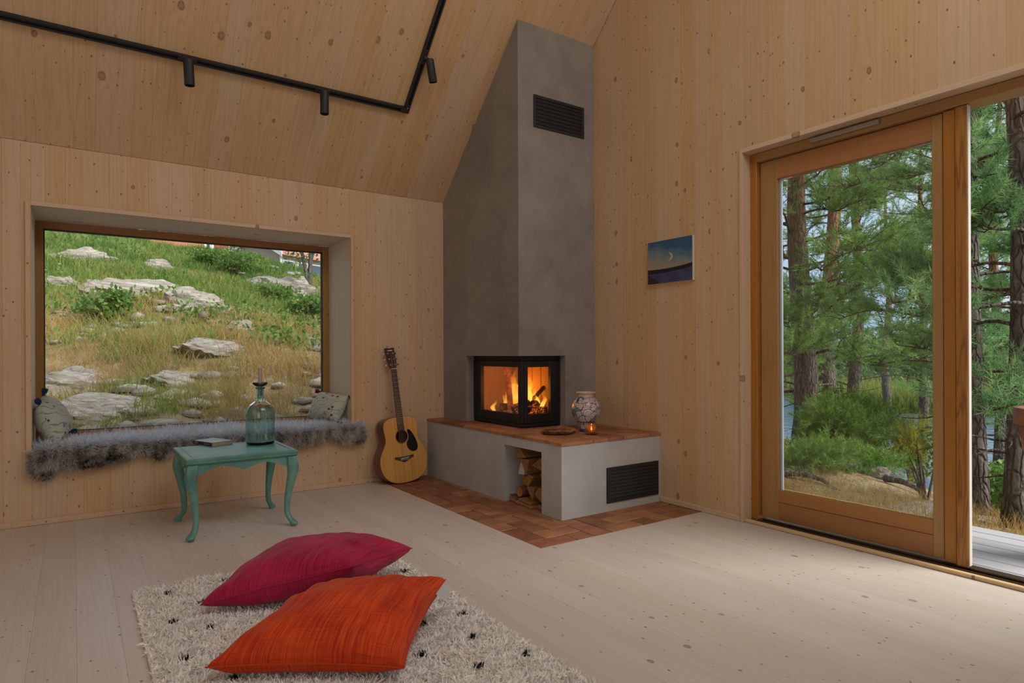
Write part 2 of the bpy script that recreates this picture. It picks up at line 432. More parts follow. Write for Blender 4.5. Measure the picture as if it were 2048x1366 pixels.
# --- unseen near wall, with an opening added at its fill light, and solid rear gable --------------
bm = B(); zk = ceil_z(Y0)
for lo, hi in (((X0 - .2, Y0 - .3, -.2), (-3.0, Y0, zk + .1)), ((-.5, Y0 - .3, -.2), (XW + .02, Y0, zk + .1)), ((-3.0, Y0 - .3, -.2), (-.5, Y0, .5)), ((-3.0, Y0 - .3, 2.2), (-.5, Y0, zk + .1))): bx(bm, lo, hi)
structure('wall_near', bm, MW['wall'])
bm = B()
prism(bm, [(Y0 - .3, -.2), (5.0, -.2), (5.0, top(5.0)), (YR, top(YR)), (Y0 - .3, top(Y0 - .3))], 0, X0 - .25, X0)
structure('wall_back', bm, MW['wall'])
# --- ceiling -----------------------------------------------------------
bm = B(); n = Vector((0, SLOPE, 1)).normalized()
def roof_pts(y_a, y_b, t0, t1):
    s = math.sqrt(1 + SLOPE * SLOPE)
    return [(y_a, ceil_z(y_a) + t0 * s), (y_b, ceil_z(y_b) + t0 * s), (y_b, ceil_z(y_b) + t1 * s), (y_a, ceil_z(y_a) + t1 * s)]
prism(bm, roof_pts(YR, YW + .02, .014, .22), 0, X0 - .3, XW + .35)
prism(bm, roof_pts(YR, Y0 - .45, .014, .22), 0, X0 - .3, XW + .35)
ceiling = structure('ceiling', bm, MW['ceil'])
L = (YW - YR) * math.sqrt(1 + SLOPE ** 2)
ud = Vector((0, -1, SLOPE)).normalized(); nd = -n
e = widths(X0, XW, .10, .20)
for a, b in zip(e, e[1:]):
    w = b - a - 2 * G
    xl = Vector((ud.y * 0, 0, 0)) + nd.cross(ud)                 # local X = Y x Z
    F = Matrix((xl, nd, ud)).transposed().to_4x4(); F.translation = ((a + b) / 2, YW, KNEE)
    # stay clear of the wall board tops
    wall_board(ceiling, MW['ceil'], F, w, .013, .0, .0, L, L)
# --- baseboards ----------------------------------------------------------
structure('baseboard_left', bx(B(), (X0, YW - .014, 0.001), (2.352, YW, .034), .002), MW['trim'])
bm = bx(B(), (XW - .014, 2.285, 0.001), (XW, 2.896, .033), .002)
structure('baseboard_right', bm, MW['trim'])

# --- window of the left wall ---------------------------------------------
win = empty('window_1', (0, 0, 0), kind='structure')
def local_board(name, parent, mat, lo, hi, along, bev=.0015):
    """box whose grain runs along the given world axis (mesh is built with local Z along it)"""
    lo, hi = Vector(lo), Vector(hi); c = (lo + hi) / 2; s = hi - lo
    if along == 2: R = Matrix.Identity(3); d = (s.x, s.y, s.z)
    elif along == 0: R = Matrix(((0, 0, 1), (1, 0, 0), (0, 1, 0))); d = (s.y, s.z, s.x)
    else: R = Matrix(((1, 0, 0), (0, 0, 1), (0, -1, 0))); d = (s.x, s.z, s.y)
    bm = bx(B(), [-q / 2 for q in d], [q / 2 for q in d], bev)
    o = obj(name, bm, mat, parent); m = R.to_4x4(); m.translation = c; o.matrix_local = m; return o
YF = 5.10
local_board('lining_board', win, MW['reveal'], (WX0 - .018, YW - .005, WZ0), (WX0, YF, WZ1), 2)
local_board('lining_board', win, MW['reveal'], (WX1, YW - .005, WZ0), (WX1 + .018, YF, WZ1), 2)
local_board('lining_board', win, MW['reveal'], (WX0 - .018, YW - .005, WZ1), (WX1 + .018, YF, WZ1 + .018), 0)
local_board('seat_board', win, MW['reveal'], (WX0 - .018, YW - .02, WZ0 - .028), (WX1 + .018, YF, WZ0), 0)
for nm, lo, hi, al in (('casing', (WX0 - .026, YW - .02, .402), (WX0, YW - .001, WZ1 + .026), 2), ('casing', (WX1, YW - .02, .402), (WX1 + .024, YW - .001, WZ1 + .026), 2),
                       ('casing', (WX0, YW - .02, WZ1), (WX1, YW - .001, WZ1 + .026), 0)):
    local_board(nm, win, MW['trim'], lo, hi, al)
GX0, GX1, GZ0, GZ1 = -.157, 1.672, .486, 1.815
for lo, hi, al in (((WX0, YF, WZ0), (GX0, YF + .07, WZ1), 2), ((GX1, YF, WZ0), (WX1, YF + .07, WZ1), 2), ((GX0, YF, GZ1), (GX1, YF + .07, WZ1), 0), ((GX0, YF, WZ0), (GX1, YF + .07, GZ0), 0)):
    local_board('frame', win, MW['oiled'], lo, hi, al, .002)
for lo, hi in (((GX0, YF + .02, GZ0), (GX0 + .007, YF + .05, GZ1)), ((GX1 - .007, YF + .02, GZ0), (GX1, YF + .05, GZ1)), ((GX0, YF + .02, GZ1 - .007), (GX1, YF + .05, GZ1)), ((GX0, YF + .02, GZ0), (GX1, YF + .05, GZ0 + .005))):
    obj('glazing_gasket', bx(B(), lo, hi), plain('gasket', (.03, .035, .03), .6), win)
obj('pane', bx(B(), (GX0 + .001, YF + .030, GZ0 + .001), (GX1 - .001, YF + .036, GZ1 - .001)), M_PANE, win)

# --- sliding door -----------------------------------------------------------
door = empty('door_1', (XW, 0, 0), kind='structure'); door.location = (0, 0, 0)
XL = 3.285                                                        # inner face of the oiled frame
for lo, hi, al in (((XW - .010, DY1, 0), (XL, DY1 + .022, DZ1 + .026), 2), ((XW - .010, DY0, DZ1), (XL, DY1, DZ1 + .026), 1), ((XW - .01, DY0 - .022, 0), (XL, DY0, DZ1 + .026), 2)):
    local_board('casing', door, MW['trim'], lo, hi, al)
for lo, hi, al in (((XL, DY1 - .042, .012), (XL + .11, DY1 + .01, DZ1), 2), ((XL, DY0, DZ1 - .050), (XL + .11, DY1 - .042, DZ1), 1), ((XL, DY0, .012), (XL + .11, DY0 + .045, DZ1 - .05), 2)):
    local_board('frame', door, MW['oiled'], lo, hi, al, .003)
XS = 3.316; HB = DZ1 - .054
SY1, SY0 = DY1 - .046, 1.270
PY1, PY0, PZ0, PZ1 = 2.110, 1.316, .200, 1.984
local_board('stile', door, MW['oiled'], (XS, PY1, .03), (XS + .06, SY1, HB), 2, .002)
local_board('stile', door, MW['oiled'], (XS, SY0, .03), (XS + .06, PY0, HB), 2, .002)
local_board('top_rail', door, MW['oiled'], (XS + .001, PY0, PZ1), (XS + .06, PY1, HB), 1, .002)
local_board('bottom_rail', door, MW['oiled'], (XS + .001, PY0, .131), (XS + .06, PY1, PZ0), 1, .002)
local_board('bottom_rail', door, MW['oiled'], (XS + .001, PY0, .03), (XS + .06, PY1, .129), 1, .002)
local_board('closing_stile', door, MW['oiled'], (XS - .016, 1.213, .024), (XS + .05, SY0 - .007, HB), 2, .003)
local_board('meeting_post', door, MW['post'], (XS - .026, 1.164, .022), (XS + .006, 1.211, HB + .002), 2, .003)
obj('lit_edge_strip', bx(B(), (XS - .022, 1.160, .03), (XS + .004, 1.164, HB)), plain('lit_edge', (.55, .50, .44), .6), door)  # pale strip: outside light on the post's edge, put into the colour
obj('spacer_bar', bx(B(), (XS + .022, PY1 - .006, PZ0), (XS + .046, PY1, PZ1)), plain('spacer', (.40, .42, .45), .35, .5), door)
obj('pane', bx(B(), (XS + .030, PY0 + .001, PZ0 + .001), (XS + .036, PY1 - .001, PZ1 - .001)), M_PANE, door)
local_board('threshold', door, MW['trim'], (XW - .004, DY0, .001), (XW + .026, DY1, .018), 1, .003)
M_TRACK = plain('bronze_track', (.055, .028, .016), .45, .3)
obj('track', bx(B(), (XW + .026, DY0, -.02), (XL + .13, DY1 - .02, .004)), M_TRACK, door)
for xx in (XL - .02, XL + .035): obj('track_rail', bx(B(), (xx, DY0, .0035), (xx + .012, DY1 - .044, .016), .003), M_TRACK, door)
# air vent on the door head
def pin(y, z): return Vector((XL, y, z))
obj('vent_slot', bx(B(), (XL - .018, 1.530, 2.119), (XL + .002, 1.888, 2.144), .004), M_STEEL, door)
# ------------------------------------------------------------------ fireplace
fp = empty('fireplace', (2.8, 3.6, 0), label='grey plastered corner fireplace with tall chimney and tiled hearth bench', cat='fireplace')
fp.location = (0, 0, 0)
bm = B(); CX, CY = 2.517, 3.544
prism(bm, [(CY, .970), (YW - .001, .970), (YW - .001, ceil_z(YW) - .004), (CY, ceil_z(CY) - .004)], 0, CX, XW - .001)
bx(bm, (CX, 4.258, .4605), (XW - .001, YW - .001, .970))
bx(bm, (2.928, CY, .4605), (XW - .001, 4.258, .970))
obj('chimney', bm, M_PLASTER, fp)
bm = B(); BX, BY = 2.365, 2.902
NY0, NY1, NZ = 3.096, 3.503, .381
bx(bm, (BX, NY1, .0005), (XW - .001, YW - .001, .4395)); bx(bm, (BX, BY, .0005), (XW - .001, NY0, .4395))
bx(bm, (BX, NY0, NZ), (XW - .001, NY1, .4395)); bx(bm, (2.86, NY0, .0005), (XW - .001, NY1, NZ))
obj('hearth_bench', bm, M_BENCH, fp)
herringbone(fp, BX - .008, BY - .010, XW - .001, YW - .002, .440, .460, m=.1275, gap=.006, skip=None, bev=.0015)
obj('bench_bed', bx(B(), (BX + .002, BY + .002, .4394), (XW - .001, YW - .002, .4575)), M_GROUT, fp)
def grille(x0, x1, z0, z1, y, n, fr=.024):
    bm = B()
    for lo, hi in (((x0, y - .008, z0), (x0 + fr, y + .004, z1)), ((x1 - fr, y - .008, z0), (x1, y + .004, z1)), ((x0 + fr, y - .008, z0), (x1 - fr, y + .004, z0 + fr)), ((x0 + fr, y - .008, z1 - fr), (x1 - fr, y + .004, z1))): bx(bm, lo, hi, .0015)
    bx(bm, (x0 + .004, y - .0012, z0 + .004), (x1 - .004, y + .004, z1 - .004))
    g = obj('vent_grille', bm, M_BLACKM, fp)
    p = (z1 - z0 - 2 * fr) / n
    for k in range(n):
        zc = z0 + fr + p * (k + .5); b2 = B()
        prism(b2, [(y - .0015, zc + p * .46), (y - .0075, zc - p * .20), (y - .0075, zc - p * .36), (y - .0015, zc + p * .2)], 0, x0 + fr, x1 - fr)
        obj('slat', b2, M_BLACKM, g)
grille(2.648, 3.113, 2.572, 2.800, CY, 7, .02)
grille(2.724, 3.188, .052, .274, BY, 8)

# ------------------------------------------------------------------ stove with burning fire
stove = empty('wood_stove', (0, 0, 0), label='black steel corner wood stove with two glass sides and burning fire', cat='stove')
SX, SYY, SXB, SYB, SZ0, SZ1 = 2.582, 3.600, 2.926, 4.253, .4665, .968
t = NT('firebrick'); c = t.coord(); nn = t.noise(c, 5, 3); m_brick = t.fin(t.ramp(nn, [(.35, (.34, .19, .07)), (.7, (.48, .29, .12))]), .9)
obj('base', bx(B(), (SX + .012, SYY + .012, SZ0), (SXB, SYB, .530)), M_BLACK, stove); obj('top', bx(B(), (SX + .012, SYY + .012, .905), (SXB, SYB, SZ1)), M_BLACK, stove)
obj('crown_trim', bx(B(), (SX + .002, SYY + .002, .937), (SXB, SYB, SZ1 - .002), .002), M_BLACK, stove); obj('plinth', bx(B(), (SX + .002, SYY + .002, SZ0), (SXB, SYB, .492), .002), M_BLACK, stove)
bm = B()
bx(bm, (SX + .03, SYY + .03, .530), (SXB - .004, SYB - .004, .538)); bx(bm, (SXB - .03, SYY + .012, .538), (SXB - .002, SYB, .905)); bx(bm, (SX + .012, SYB - .03, .538), (SXB - .03, SYB - .002, .905))
bx(bm, (SX + .03, SYY + .03, .895), (SXB - .03, SYB - .03, .9045))
# ribbed back lining
for k in range(5): bx(bm, (SXB - .036, SYY + .08 + k * .11, .545), (SXB - .030, SYY + .155 + k * .11, .89), .002)
obj('firebrick_lining', bm, m_brick, stove)
LZ0, LZ1 = .556, .890
bm = B(); d = .03
for lo, hi in (((SX, SYY, .494), (SX + d, 3.652, .935)), ((SX, 4.147, .494), (SX + d, SYB, .935)), ((SX, 3.652, .494), (SX + d, 4.147, LZ0)), ((SX, 3.652, LZ1), (SX + d, 4.147, .935))): bx(bm, lo, hi, .0025)
obj('long_door_frame', bm, M_BLACK, stove)
bm = B()
for lo, hi in (((SX + d, SYY, .494), (2.634, SYY + d, .935)), ((2.836, SYY, .494), (SXB, SYY + d, .935)), ((2.634, SYY, .494), (2.836, SYY + d, LZ0)), ((2.634, SYY, LZ1), (2.836, SYY + d, .935))): bx(bm, lo, hi, .0025)
obj('short_door_frame', bm, M_BLACK, stove)
M_SPANE = pane_mat('stove_glass', (.97, .92, .84), .45)
obj('pane', bx(B(), (SX + .012, 3.650, LZ0 - .003), (SX + .016, 4.149, LZ1 + .003)), M_SPANE, stove)
obj('pane', bx(B(), (2.632, SYY + .012, LZ0 - .003), (2.838, SYY + .016, LZ1 + .003)), M_SPANE, stove)
obj('corner_profile', bx(B(), (SX - .003, SYY - .003, .494), (SX + .010, SYY + .010, .936), .002), M_BLACK, stove)
obj('door_handle', bx(B(), (SX - .006, SYY + .012, .9385), (SX + .0005, SYB - .03, .944), .001), M_BLACK, stove)

# logs burning on the grate
def char_mat():
    t = NT('charred_wood'); c = t.coord(); v = t.voro(c, 55, 'DISTANCE_TO_EDGE'); n = t.noise(c, 14, 3)
    crack = t.map(v, 0, .05, 1, 0); hot = t.math('MULTIPLY', crack, t.map(n, .48, .66, 0, 1))
    t.set(t.b.inputs['Emission Color'], (1, .16, .02)); t.set(t.b.inputs['Emission Strength'], t.math('MULTIPLY', hot, 3.0))
    return t.fin(t.ramp(n, [(.35, (.018, .013, .011)), (.7, (.07, .05, .04))]), .9)
M_CHAR = char_mat()
def ember_mat():
    t = NT('glowing_wood'); c = t.coord(); v = t.voro(t.vmath('MULTIPLY', c, (1, 1, .6)), 60, 'DISTANCE_TO_EDGE'); n = t.noise(c, 12, 3)
    t.set(t.b.inputs['Emission Color'], t.ramp(n, [(.35, (1, .05, .01)), (.7, (1, .22, .03))])); t.set(t.b.inputs['Emission Strength'], t.math('MULTIPLY', t.map(n, .3, .7, .05, .8), t.map(v, 0, .1, 1.8, .35)))
    return t.fin((.09, .015, .008), .9)
M_EMBER = ember_mat()
def split_log(name, p0, p1, r, seed, mat, label, cat='log', group=None, shape=None):
    """split or round log along p0-p1"""
    rnd = random.Random(seed); p0, p1 = Vector(p0), Vector(p1)
    ax = (p1 - p0).normalized(); u = ax.orthogonal().normalized(); v = ax.cross(u)
    if shape == 'round': an = [2 * PI * k / 12 for k in range(12)]; rr = [r * rnd.uniform(.93, 1.06) for _ in an]
    else:
        an = sorted(rnd.uniform(0, 2 * PI) for _ in range(3)); an = [rnd.uniform(0, 1) + q for q in (0, 1.9, 2.5, 3.1, 3.7, 4.4)]; rr = [r * q for q in (1.15, .95, 1, 1.02, 1, 1.1)]
    bm = B(); rings = []
    for s in (0, .03, .35, .7, .97, 1):
        k = .93 if s in (0, 1) else 1
        rings.append([bm.verts.new(p0.lerp(p1, s) + (u * math.cos(a) + v * math.sin(a)) * q * k * rnd.uniform(.95, 1.05) - p0) for a, q in zip(an, rr)])
    for a, b in zip(rings, rings[1:]):
        for k in range(len(an)): bm.faces.new((a[k], a[(k + 1) % len(an)], b[(k + 1) % len(an)], b[k]))
    bm.faces.new(rings[0][::-1]); bm.faces.new(rings[-1])
    o = obj(name, bm, mat, None, 50); o.location = p0
    return tag(o, label, cat, group)
split_log('charred_log', (2.640, 3.675, .590), (2.690, 3.985, .584), .046, 1, M_CHAR, 'charred split log lying low behind the long stove glass', group='logs burning in the stove')
split_log('charred_log', (2.700, 3.675, .618), (2.735, 3.93, .628), .034, 5, M_CHAR, 'charred log on top of the burning pile by the long glass', group='logs burning in the stove')
split_log('charred_log', (2.690, 3.655, .572), (2.860, 3.700, .568), .032, 9, M_CHAR, 'charred log low behind the short stove glass', group='logs burning in the stove', shape='round')
split_log('charred_log', (2.720, 3.668, .622), (2.815, 3.735, .615), .030, 4, M_CHAR, 'round charred log on top behind the short stove glass', group='logs burning in the stove', shape='round')
split_log('charred_log', (2.765, 3.715, .655), (2.890, 3.745, .735), .015, 6, M_CHAR, 'thin dark bar leaning behind the short glass, standing in for a reflection', group='logs burning in the stove', shape='round')  # added bar: a dark reflection in the short glass, built as a shape
b = B(); prism(b, [(-.024, -.012), (.02, -.015), (.026, .008), (-.016, .014)], 2, 0, .36)
o = obj('glowing_log', b, M_EMBER); o.location = (2.622, 3.800, .552); o.rotation_euler = (math.radians(-7), math.radians(2), .4)
tag(o, 'red glowing split plank standing upright behind the stove glass', 'log', 'logs burning in the stove')
# flames: tapering, twisting tongues that give off light
def flame_mat():
    t = NT('flame'); t.n.remove(t.b); c = t.coord('Generated'); z = t.xyz(c)[2]
    o = t.coord(); n = t.noise(t.vmath('MULTIPLY', o, (26, 26, 8)), 1, 3, .6, dist=1.0)
    f = t.math('ADD', z, t.map(n, .3, .7, -.25, .25))
    col = t.ramp(f, [(.0, (1, .36, .03)), (.3, (1, .58, .10)), (.65, (1, .32, .02)), (1, (.9, .12, .005))])
    e = t.new('ShaderNodeEmission'); t.set(e.inputs[0], col); t.set(e.inputs[1], t.map(f, .0, 1.0, 2.2, .9))
    tr = t.new('ShaderNodeBsdfTransparent'); mx = t.new('ShaderNodeMixShader')
    a = t.math('MULTIPLY', t.map(f, .1, 1.05, 1.0, .0), t.map(n, .28, .55, .3, 1), clamp=True)
    t.set(mx.inputs[0], a); t.l.new(tr.outputs[0], mx.inputs[1]); t.l.new(e.outputs[0], mx.inputs[2]); t.l.new(mx.outputs[0], t.out.inputs[0]); return t.m
M_FLAME = flame_mat()
fire = empty('fire', (2.72, 3.80, .56), label='orange flames burning over charred logs inside the stove', cat='fire')
def tongue(x, y, z, h, r, sd):
    rnd = random.Random(sd); bm = B(); rings = []; n = 14; s = 14
    a0 = rnd.uniform(0, 6); lx, ly = rnd.uniform(-.02, .02), rnd.uniform(-.03, .03)
    for i in range(n + 1):
        q = i / n; w = r * (math.sin(PI * min(1, q * .9 + .10)) ** .8) * (1 - q) ** .45 if q < 1 else .0004
        w = max(w, .0005); ox = lx * q * q + .008 * math.sin(q * 7 + a0); oy = ly * q * q + .012 * math.sin(q * 6 + a0 * 2)
        rings.append([bm.verts.new((ox + w * (.6 + .12 * math.sin(3 * k + a0 + 5 * q)) * math.cos(2 * PI * k / s), oy + w * (1 + .2 * math.sin(4 * q * 3 + k)) * math.sin(2 * PI * k / s), h * q)) for k in range(s)])
    for a, b in zip(rings, rings[1:]):
        for k in range(s): bm.faces.new((a[k], a[(k + 1) % s], b[(k + 1) % s], b[k]))
    o = obj('flame_tongue', bm, M_FLAME, fire, True); o.location = (x - 2.72, y - 3.80, z - .56)
for a in ((2.69, 3.86, .59, .27, .055, 1), (2.735, 3.95, .59, .29, .062, 2), (2.77, 4.03, .58, .20, .055, 3), (2.70, 3.705, .62, .25, .050, 4), (2.75, 3.77, .61, .27, .055, 5), (2.69, 3.98, .565, .13, .035, 6),
          (2.80, 3.735, .60, .17, .042, 7), (2.66, 3.80, .62, .17, .04, 8), (2.63, 4.035, .545, .10, .024, 9), (2.84, 3.69, .575, .12, .028, 10), (2.79, 3.88, .60, .24, .055, 11)): tongue(*a)
for i, (x, y, z, en) in enumerate(((2.72, 3.80, .74, 1.7), (2.77, 3.97, .72, 1.6), (2.76, 3.70, .66, .6))):
    lamp('firelight', 'POINT', (x, y, z), (0, 0, 0), en, (1, .33, .04), shadow_soft_size=.035)

# ------------------------------------------------------------------ firewood in the niche
def end_grain(name, a, b):
    t = NT(name); c = t.coord(); n = t.noise(t.vmath('MULTIPLY', c, (6, 40, 40)), 1, 4); r = t.rand()
    return t.fin(t.hsv(t.ramp(n, [(.3, a), (.7, b)]), .5, 1, t.map(r, 0, 1, .8, 1.2)), .75)
M_SPLIT = end_grain('split_birch', (.20, .09, .025), (.38, .195, .06))
M_BARKW = end_grain('white_birch_bark', (.5, .46, .42), (.66, .62, .58)); M_BARKB = end_grain('brown_bark', (.07, .035, .022), (.16, .08, .045))
LOGS = [
 ('top left of the niche, large pale triangle', M_SPLIT, [(3.535-.032, .282), (3.459, .376), (3.370, .302)], .06),
 ('wedge in the upper middle, point down', M_SPLIT, [(3.425, .288), (3.325, .299), (3.345, .196)], .045),
 ('big triangular log at upper right', M_SPLIT, [(3.300, .262), (3.104, .376), (3.099, .225)], .05),
 ('white birch bark log at the left', M_BARKW, [(3.497, .172), (3.470, .255), (3.415, .262), (3.430, .175)], .10),
 ('square log below the white bark log', M_SPLIT, [(3.475, .168), (3.385, .166), (3.390, .105), (3.468, .104)], .12),
 ('narrow wedge in the middle', M_SPLIT, [(3.375, .190), (3.300, .190), (3.370, .098)], .08),
 ('brown bark log under the big triangle', M_BARKB, [(3.235, .222), (3.104, .215), (3.104, .140), (3.200, .140)], .08),
 ('pentagonal log right of centre', M_SPLIT, [(3.215, .135), (3.104, .125), (3.103, .075), (3.165, .035), (3.258, .080)], .04),
 ('slim wedge beside the pentagonal log', M_SPLIT, [(3.352, .115), (3.262, .128), (3.290, .030)], .05),
 ('thick round log low at the left', M_BARKB, None, .03),
 ('dark chunk at the lower left on the floor', M_BARKB, [(3.499, .003), (3.420, .003), (3.425, .036), (3.495, .045)], .0),
 ('flat kindling stick on the floor at the front', M_SPLIT, [(3.410, .002), (3.235, .002), (3.240, .014), (3.408, .022)], -.02),
 ('short kindling stick leaning on the lowest stick', M_SPLIT, [(3.400, .0235), (3.262, .0165), (3.258, .030), (3.390, .040)], .0),
 ('dark stick at the lower right corner', M_BARKB, [(3.232, .002), (3.104, .002), (3.104, .030), (3.200, .034)], .02)]
for lab, mat, poly, back in LOGS:
    x0 = BX + .035 + back * .7; x1 = min(x0 + .36, 2.855); cx = (x0 + x1) / 2
    bm = B()
    if poly is None:
        cy, cz, r = 3.415, .072, .034
        poly = [(cy + r * 1.15 * math.cos(a * PI / 7), cz + r * math.sin(a * PI / 7)) for a in range(14)]
    cy = sum(p[0] for p in poly) / len(poly); cz = sum(p[1] for p in poly) / len(poly)
    prism(bm, [(p[0] - cy, p[1] - cz) for p in poly], 0, x0 - cx, x1 - cx)
    bmesh.ops.bevel(bm, geom=bm.edges[:], offset=.003, segments=1, affect='EDGES')
    o = obj('firewood_log', bm, mat); o.location = (cx, cy, cz)
    if mat is not M_SPLIT:                                        # split end face pale, bark round it
        o.data.materials.append(M_SPLIT)
        for p in o.data.polygons:
            if abs(p.normal.x) > .8 and mat is not M_BARKW: p.material_index = 1
    tag(o, 'firewood in the hearth niche: ' + lab, 'log', 'firewood in the niche')

# ------------------------------------------------------------------ picture on the gable wall
def painting_mat():
    t = NT('painting'); g = t.coord('Generated'); x, y, z = t.xyz(g); u = t.math('SUBTRACT', 1, y); v = z     # u to the right, v up
    n = t.noise(t.comb(t.math('MULTIPLY', u, 6), t.math('MULTIPLY', v, 9), 0), 1, 3); n2 = t.noise(t.comb(t.math('MULTIPLY', u, 3), t.math('MULTIPLY', v, 3), 4), 1, 2)
    f = t.math('ADD', t.math('ADD', v, t.math('MULTIPLY', u, .28)), t.map(n, .3, .7, -.08, .08))
    sky = t.ramp(f, [(.38, (.34, .26, .17)), (.58, (.28, .25, .21)), (.78, (.13, .20, .24)), (1.05, (.025, .10, .19))])
    # moon: thin crescent
    d1 = t.vmath('LENGTH', t.comb(t.math('MULTIPLY', t.math('SUBTRACT', u, .50), 1.3), t.math('SUBTRACT', v, .60), 0))
    d2 = t.vmath('LENGTH', t.comb(t.math('MULTIPLY', t.math('SUBTRACT', u, .462), 1.3), t.math('SUBTRACT', v, .605), 0))
    ring = t.math('MULTIPLY', t.math('LESS_THAN', d1, .098), t.math('GREATER_THAN', d2, .090))
    sky = t.mix(t.math('MULTIPLY', ring, .75), sky, (.52, .46, .33))
    hill = t.math('ADD', t.math('SUBTRACT', .345, t.math('MULTIPLY', u, .08)), t.math('MULTIPLY', t.math('MULTIPLY', u, u), .13))
    col = t.mix(t.math('LESS_THAN', v, hill), sky, (.012, .008, .010))
    lakeu = t.math('ADD', t.math('SUBTRACT', .235, t.math('MULTIPLY', u, .02)), t.math('MULTIPLY', t.math('MULTIPLY', u, u), .09))
    water = t.mix(t.map(n2, .35, .7, 0, 1), (.030, .035, .10), (.075, .08, .17))
    col = t.mix(t.math('LESS_THAN', v, lakeu), col, water)
    shore = t.math('SUBTRACT', .235, t.math('MULTIPLY', u, .78))
    col = t.mix(t.math('LESS_THAN', v, shore), col, (.03, .014, .010))
    return t.fin(col, .5)
pic = empty('painting', (XW, 2.80, 1.588), label='small blue canvas painting of a crescent moon over a dark shore', cat='painting')
obj('canvas_frame', bx(B(), (-.022, -.188, -.142), (-.001, .188, .142), .002), plain('canvas_edge', (.62, .52, .40), .7), pic)
obj('painted_canvas', bx(B(), (-.0235, -.1865, -.1405), (-.0222, .1865, .1405)), painting_mat(), pic)

# ------------------------------------------------------------------ ceiling track and spotlights
TY, TX = 4.118, 1.945
def on_ceil(x, y, d=0): return Vector((x, y, ceil_z(y))) + Vector((0, -SLOPE, -1)).normalized() * d
tr_ = empty('lighting_track', on_ceil(TX, TY), label='black L-shaped lighting track fixed to the sloping board ceiling', cat='lighting track')
def rail(p, q, wdir, name):
    p, q, wdir = Vector(p), Vector(q), Vector(wdir); nn_ = Vector((0, -SLOPE, -1)).normalized(); w, h, lip = .018, .030, .010
    bm = B(); o0 = tr_.location
    prof = [(-w, 0), (-w, h), (-w + lip, h), (-w + lip, .012), (w - lip, .012), (w - lip, h), (w, h), (w, 0)]
    A = [bm.verts.new(p + wdir * a + nn_ * b - o0) for a, b in prof]; Z = [bm.verts.new(q + wdir * a + nn_ * b - o0) for a, b in prof]
    bm.faces.new(A); bm.faces.new(Z[::-1])
    for i in range(8): bm.faces.new((A[i], A[(i + 1) % 8], Z[(i + 1) % 8], Z[i]))
    return obj(name, bm, M_BLACKM, tr_)
sl = Vector((0, -1, SLOPE)).normalized(); cpt = on_ceil(TX, TY)
rail(on_ceil(-3.0, TY), on_ceil(TX - .04, TY), sl, 'rail')
rail(cpt + sl * .04, cpt + sl * 2.6, (1, 0, 0), 'rail')
bm = B(); nn_ = Vector((0, -SLOPE, -1)).normalized()
A = []
for dz in (0, .031):
    A.append([bm.verts.new(Vector((1, 0, 0)) * a + sl * b + nn_ * dz) for a, b in ((-.045, -.0185), (.0185, -.0185), (.0185, .045), (-.0185, .045), (-.0185, .0185), (-.045, .0185))])
bm.faces.new(A[0][::-1]); bm.faces.new(A[1])
for i in range(6): bm.faces.new((A[0][i], A[0][(i + 1) % 6], A[1][(i + 1) % 6], A[1][i]))
obj('corner_connector', bm, M_BLACKM, tr_)
obj('screw', lathe(B(), [(0, .0), (.004, 0), (.004, .002), (0, .0025)], 10), M_STEEL, tr_, loc=sl * .02 + nn_ * .0305, rot=nn_.to_track_quat('Z', 'Y').to_euler())
M_LENS = plain('spot_lens', (.55, .55, .52), .25)
def spot(base, label, tilt=(0, 0), along=Vector((1, 0, 0))):
    s = empty('track_spotlight', base + nn_ * .03, label=label, cat='spotlight', group='spotlights on the ceiling track')
    bm = B(); lathe(bm, [(.0, .012), (.022, .012), (.0275, .006), (.0275, -.135), (.0255, -.138), (.0255, -.122), (0, -.122)], 28)
    off = Vector((0, -.036, -.022)) if abs(along.x) > .5 else Vector((.034, -.01, -.018))
    b_ = obj('lamp_body', bm, M_BLACKM, s, 40, loc=off, rot=(tilt[0], tilt[1], 0))
    obj('lens', lathe(B(), [(0, -.1205), (.0245, -.1205), (.0245, -.1215), (0, -.1225)], 24), M_LENS, b_)
    bm = B(); R = Matrix((along, along.cross(nn_) * -1, -nn_)).transposed()
    bx(bm, (-.05, -.016, -.012), (.05, .016, .012), .003); bmesh.ops.transform(bm, matrix=R.to_4x4(), verts=bm.verts[:])
    obj('track_adapter', bm, M_BLACKM, s, loc=-nn_ * .010)
    bm = B(); tube(bm, [(0, 0, 0), off * .5, off], .012, 10); obj('joint', bm, M_BLACKM, s)
spot(on_ceil(.552, TY), 'black cylinder spotlight in the middle of the long rail', (math.radians(2), math.radians(-3)))
spot(on_ceil(1.345, TY), 'black cylinder spotlight on the long rail nearer the corner', (0, 0))
spot(on_ceil(1.945, 3.84), 'black tilted cylinder spotlight on the short rail running up the slope', (math.radians(6), math.radians(-14)), along=sl)
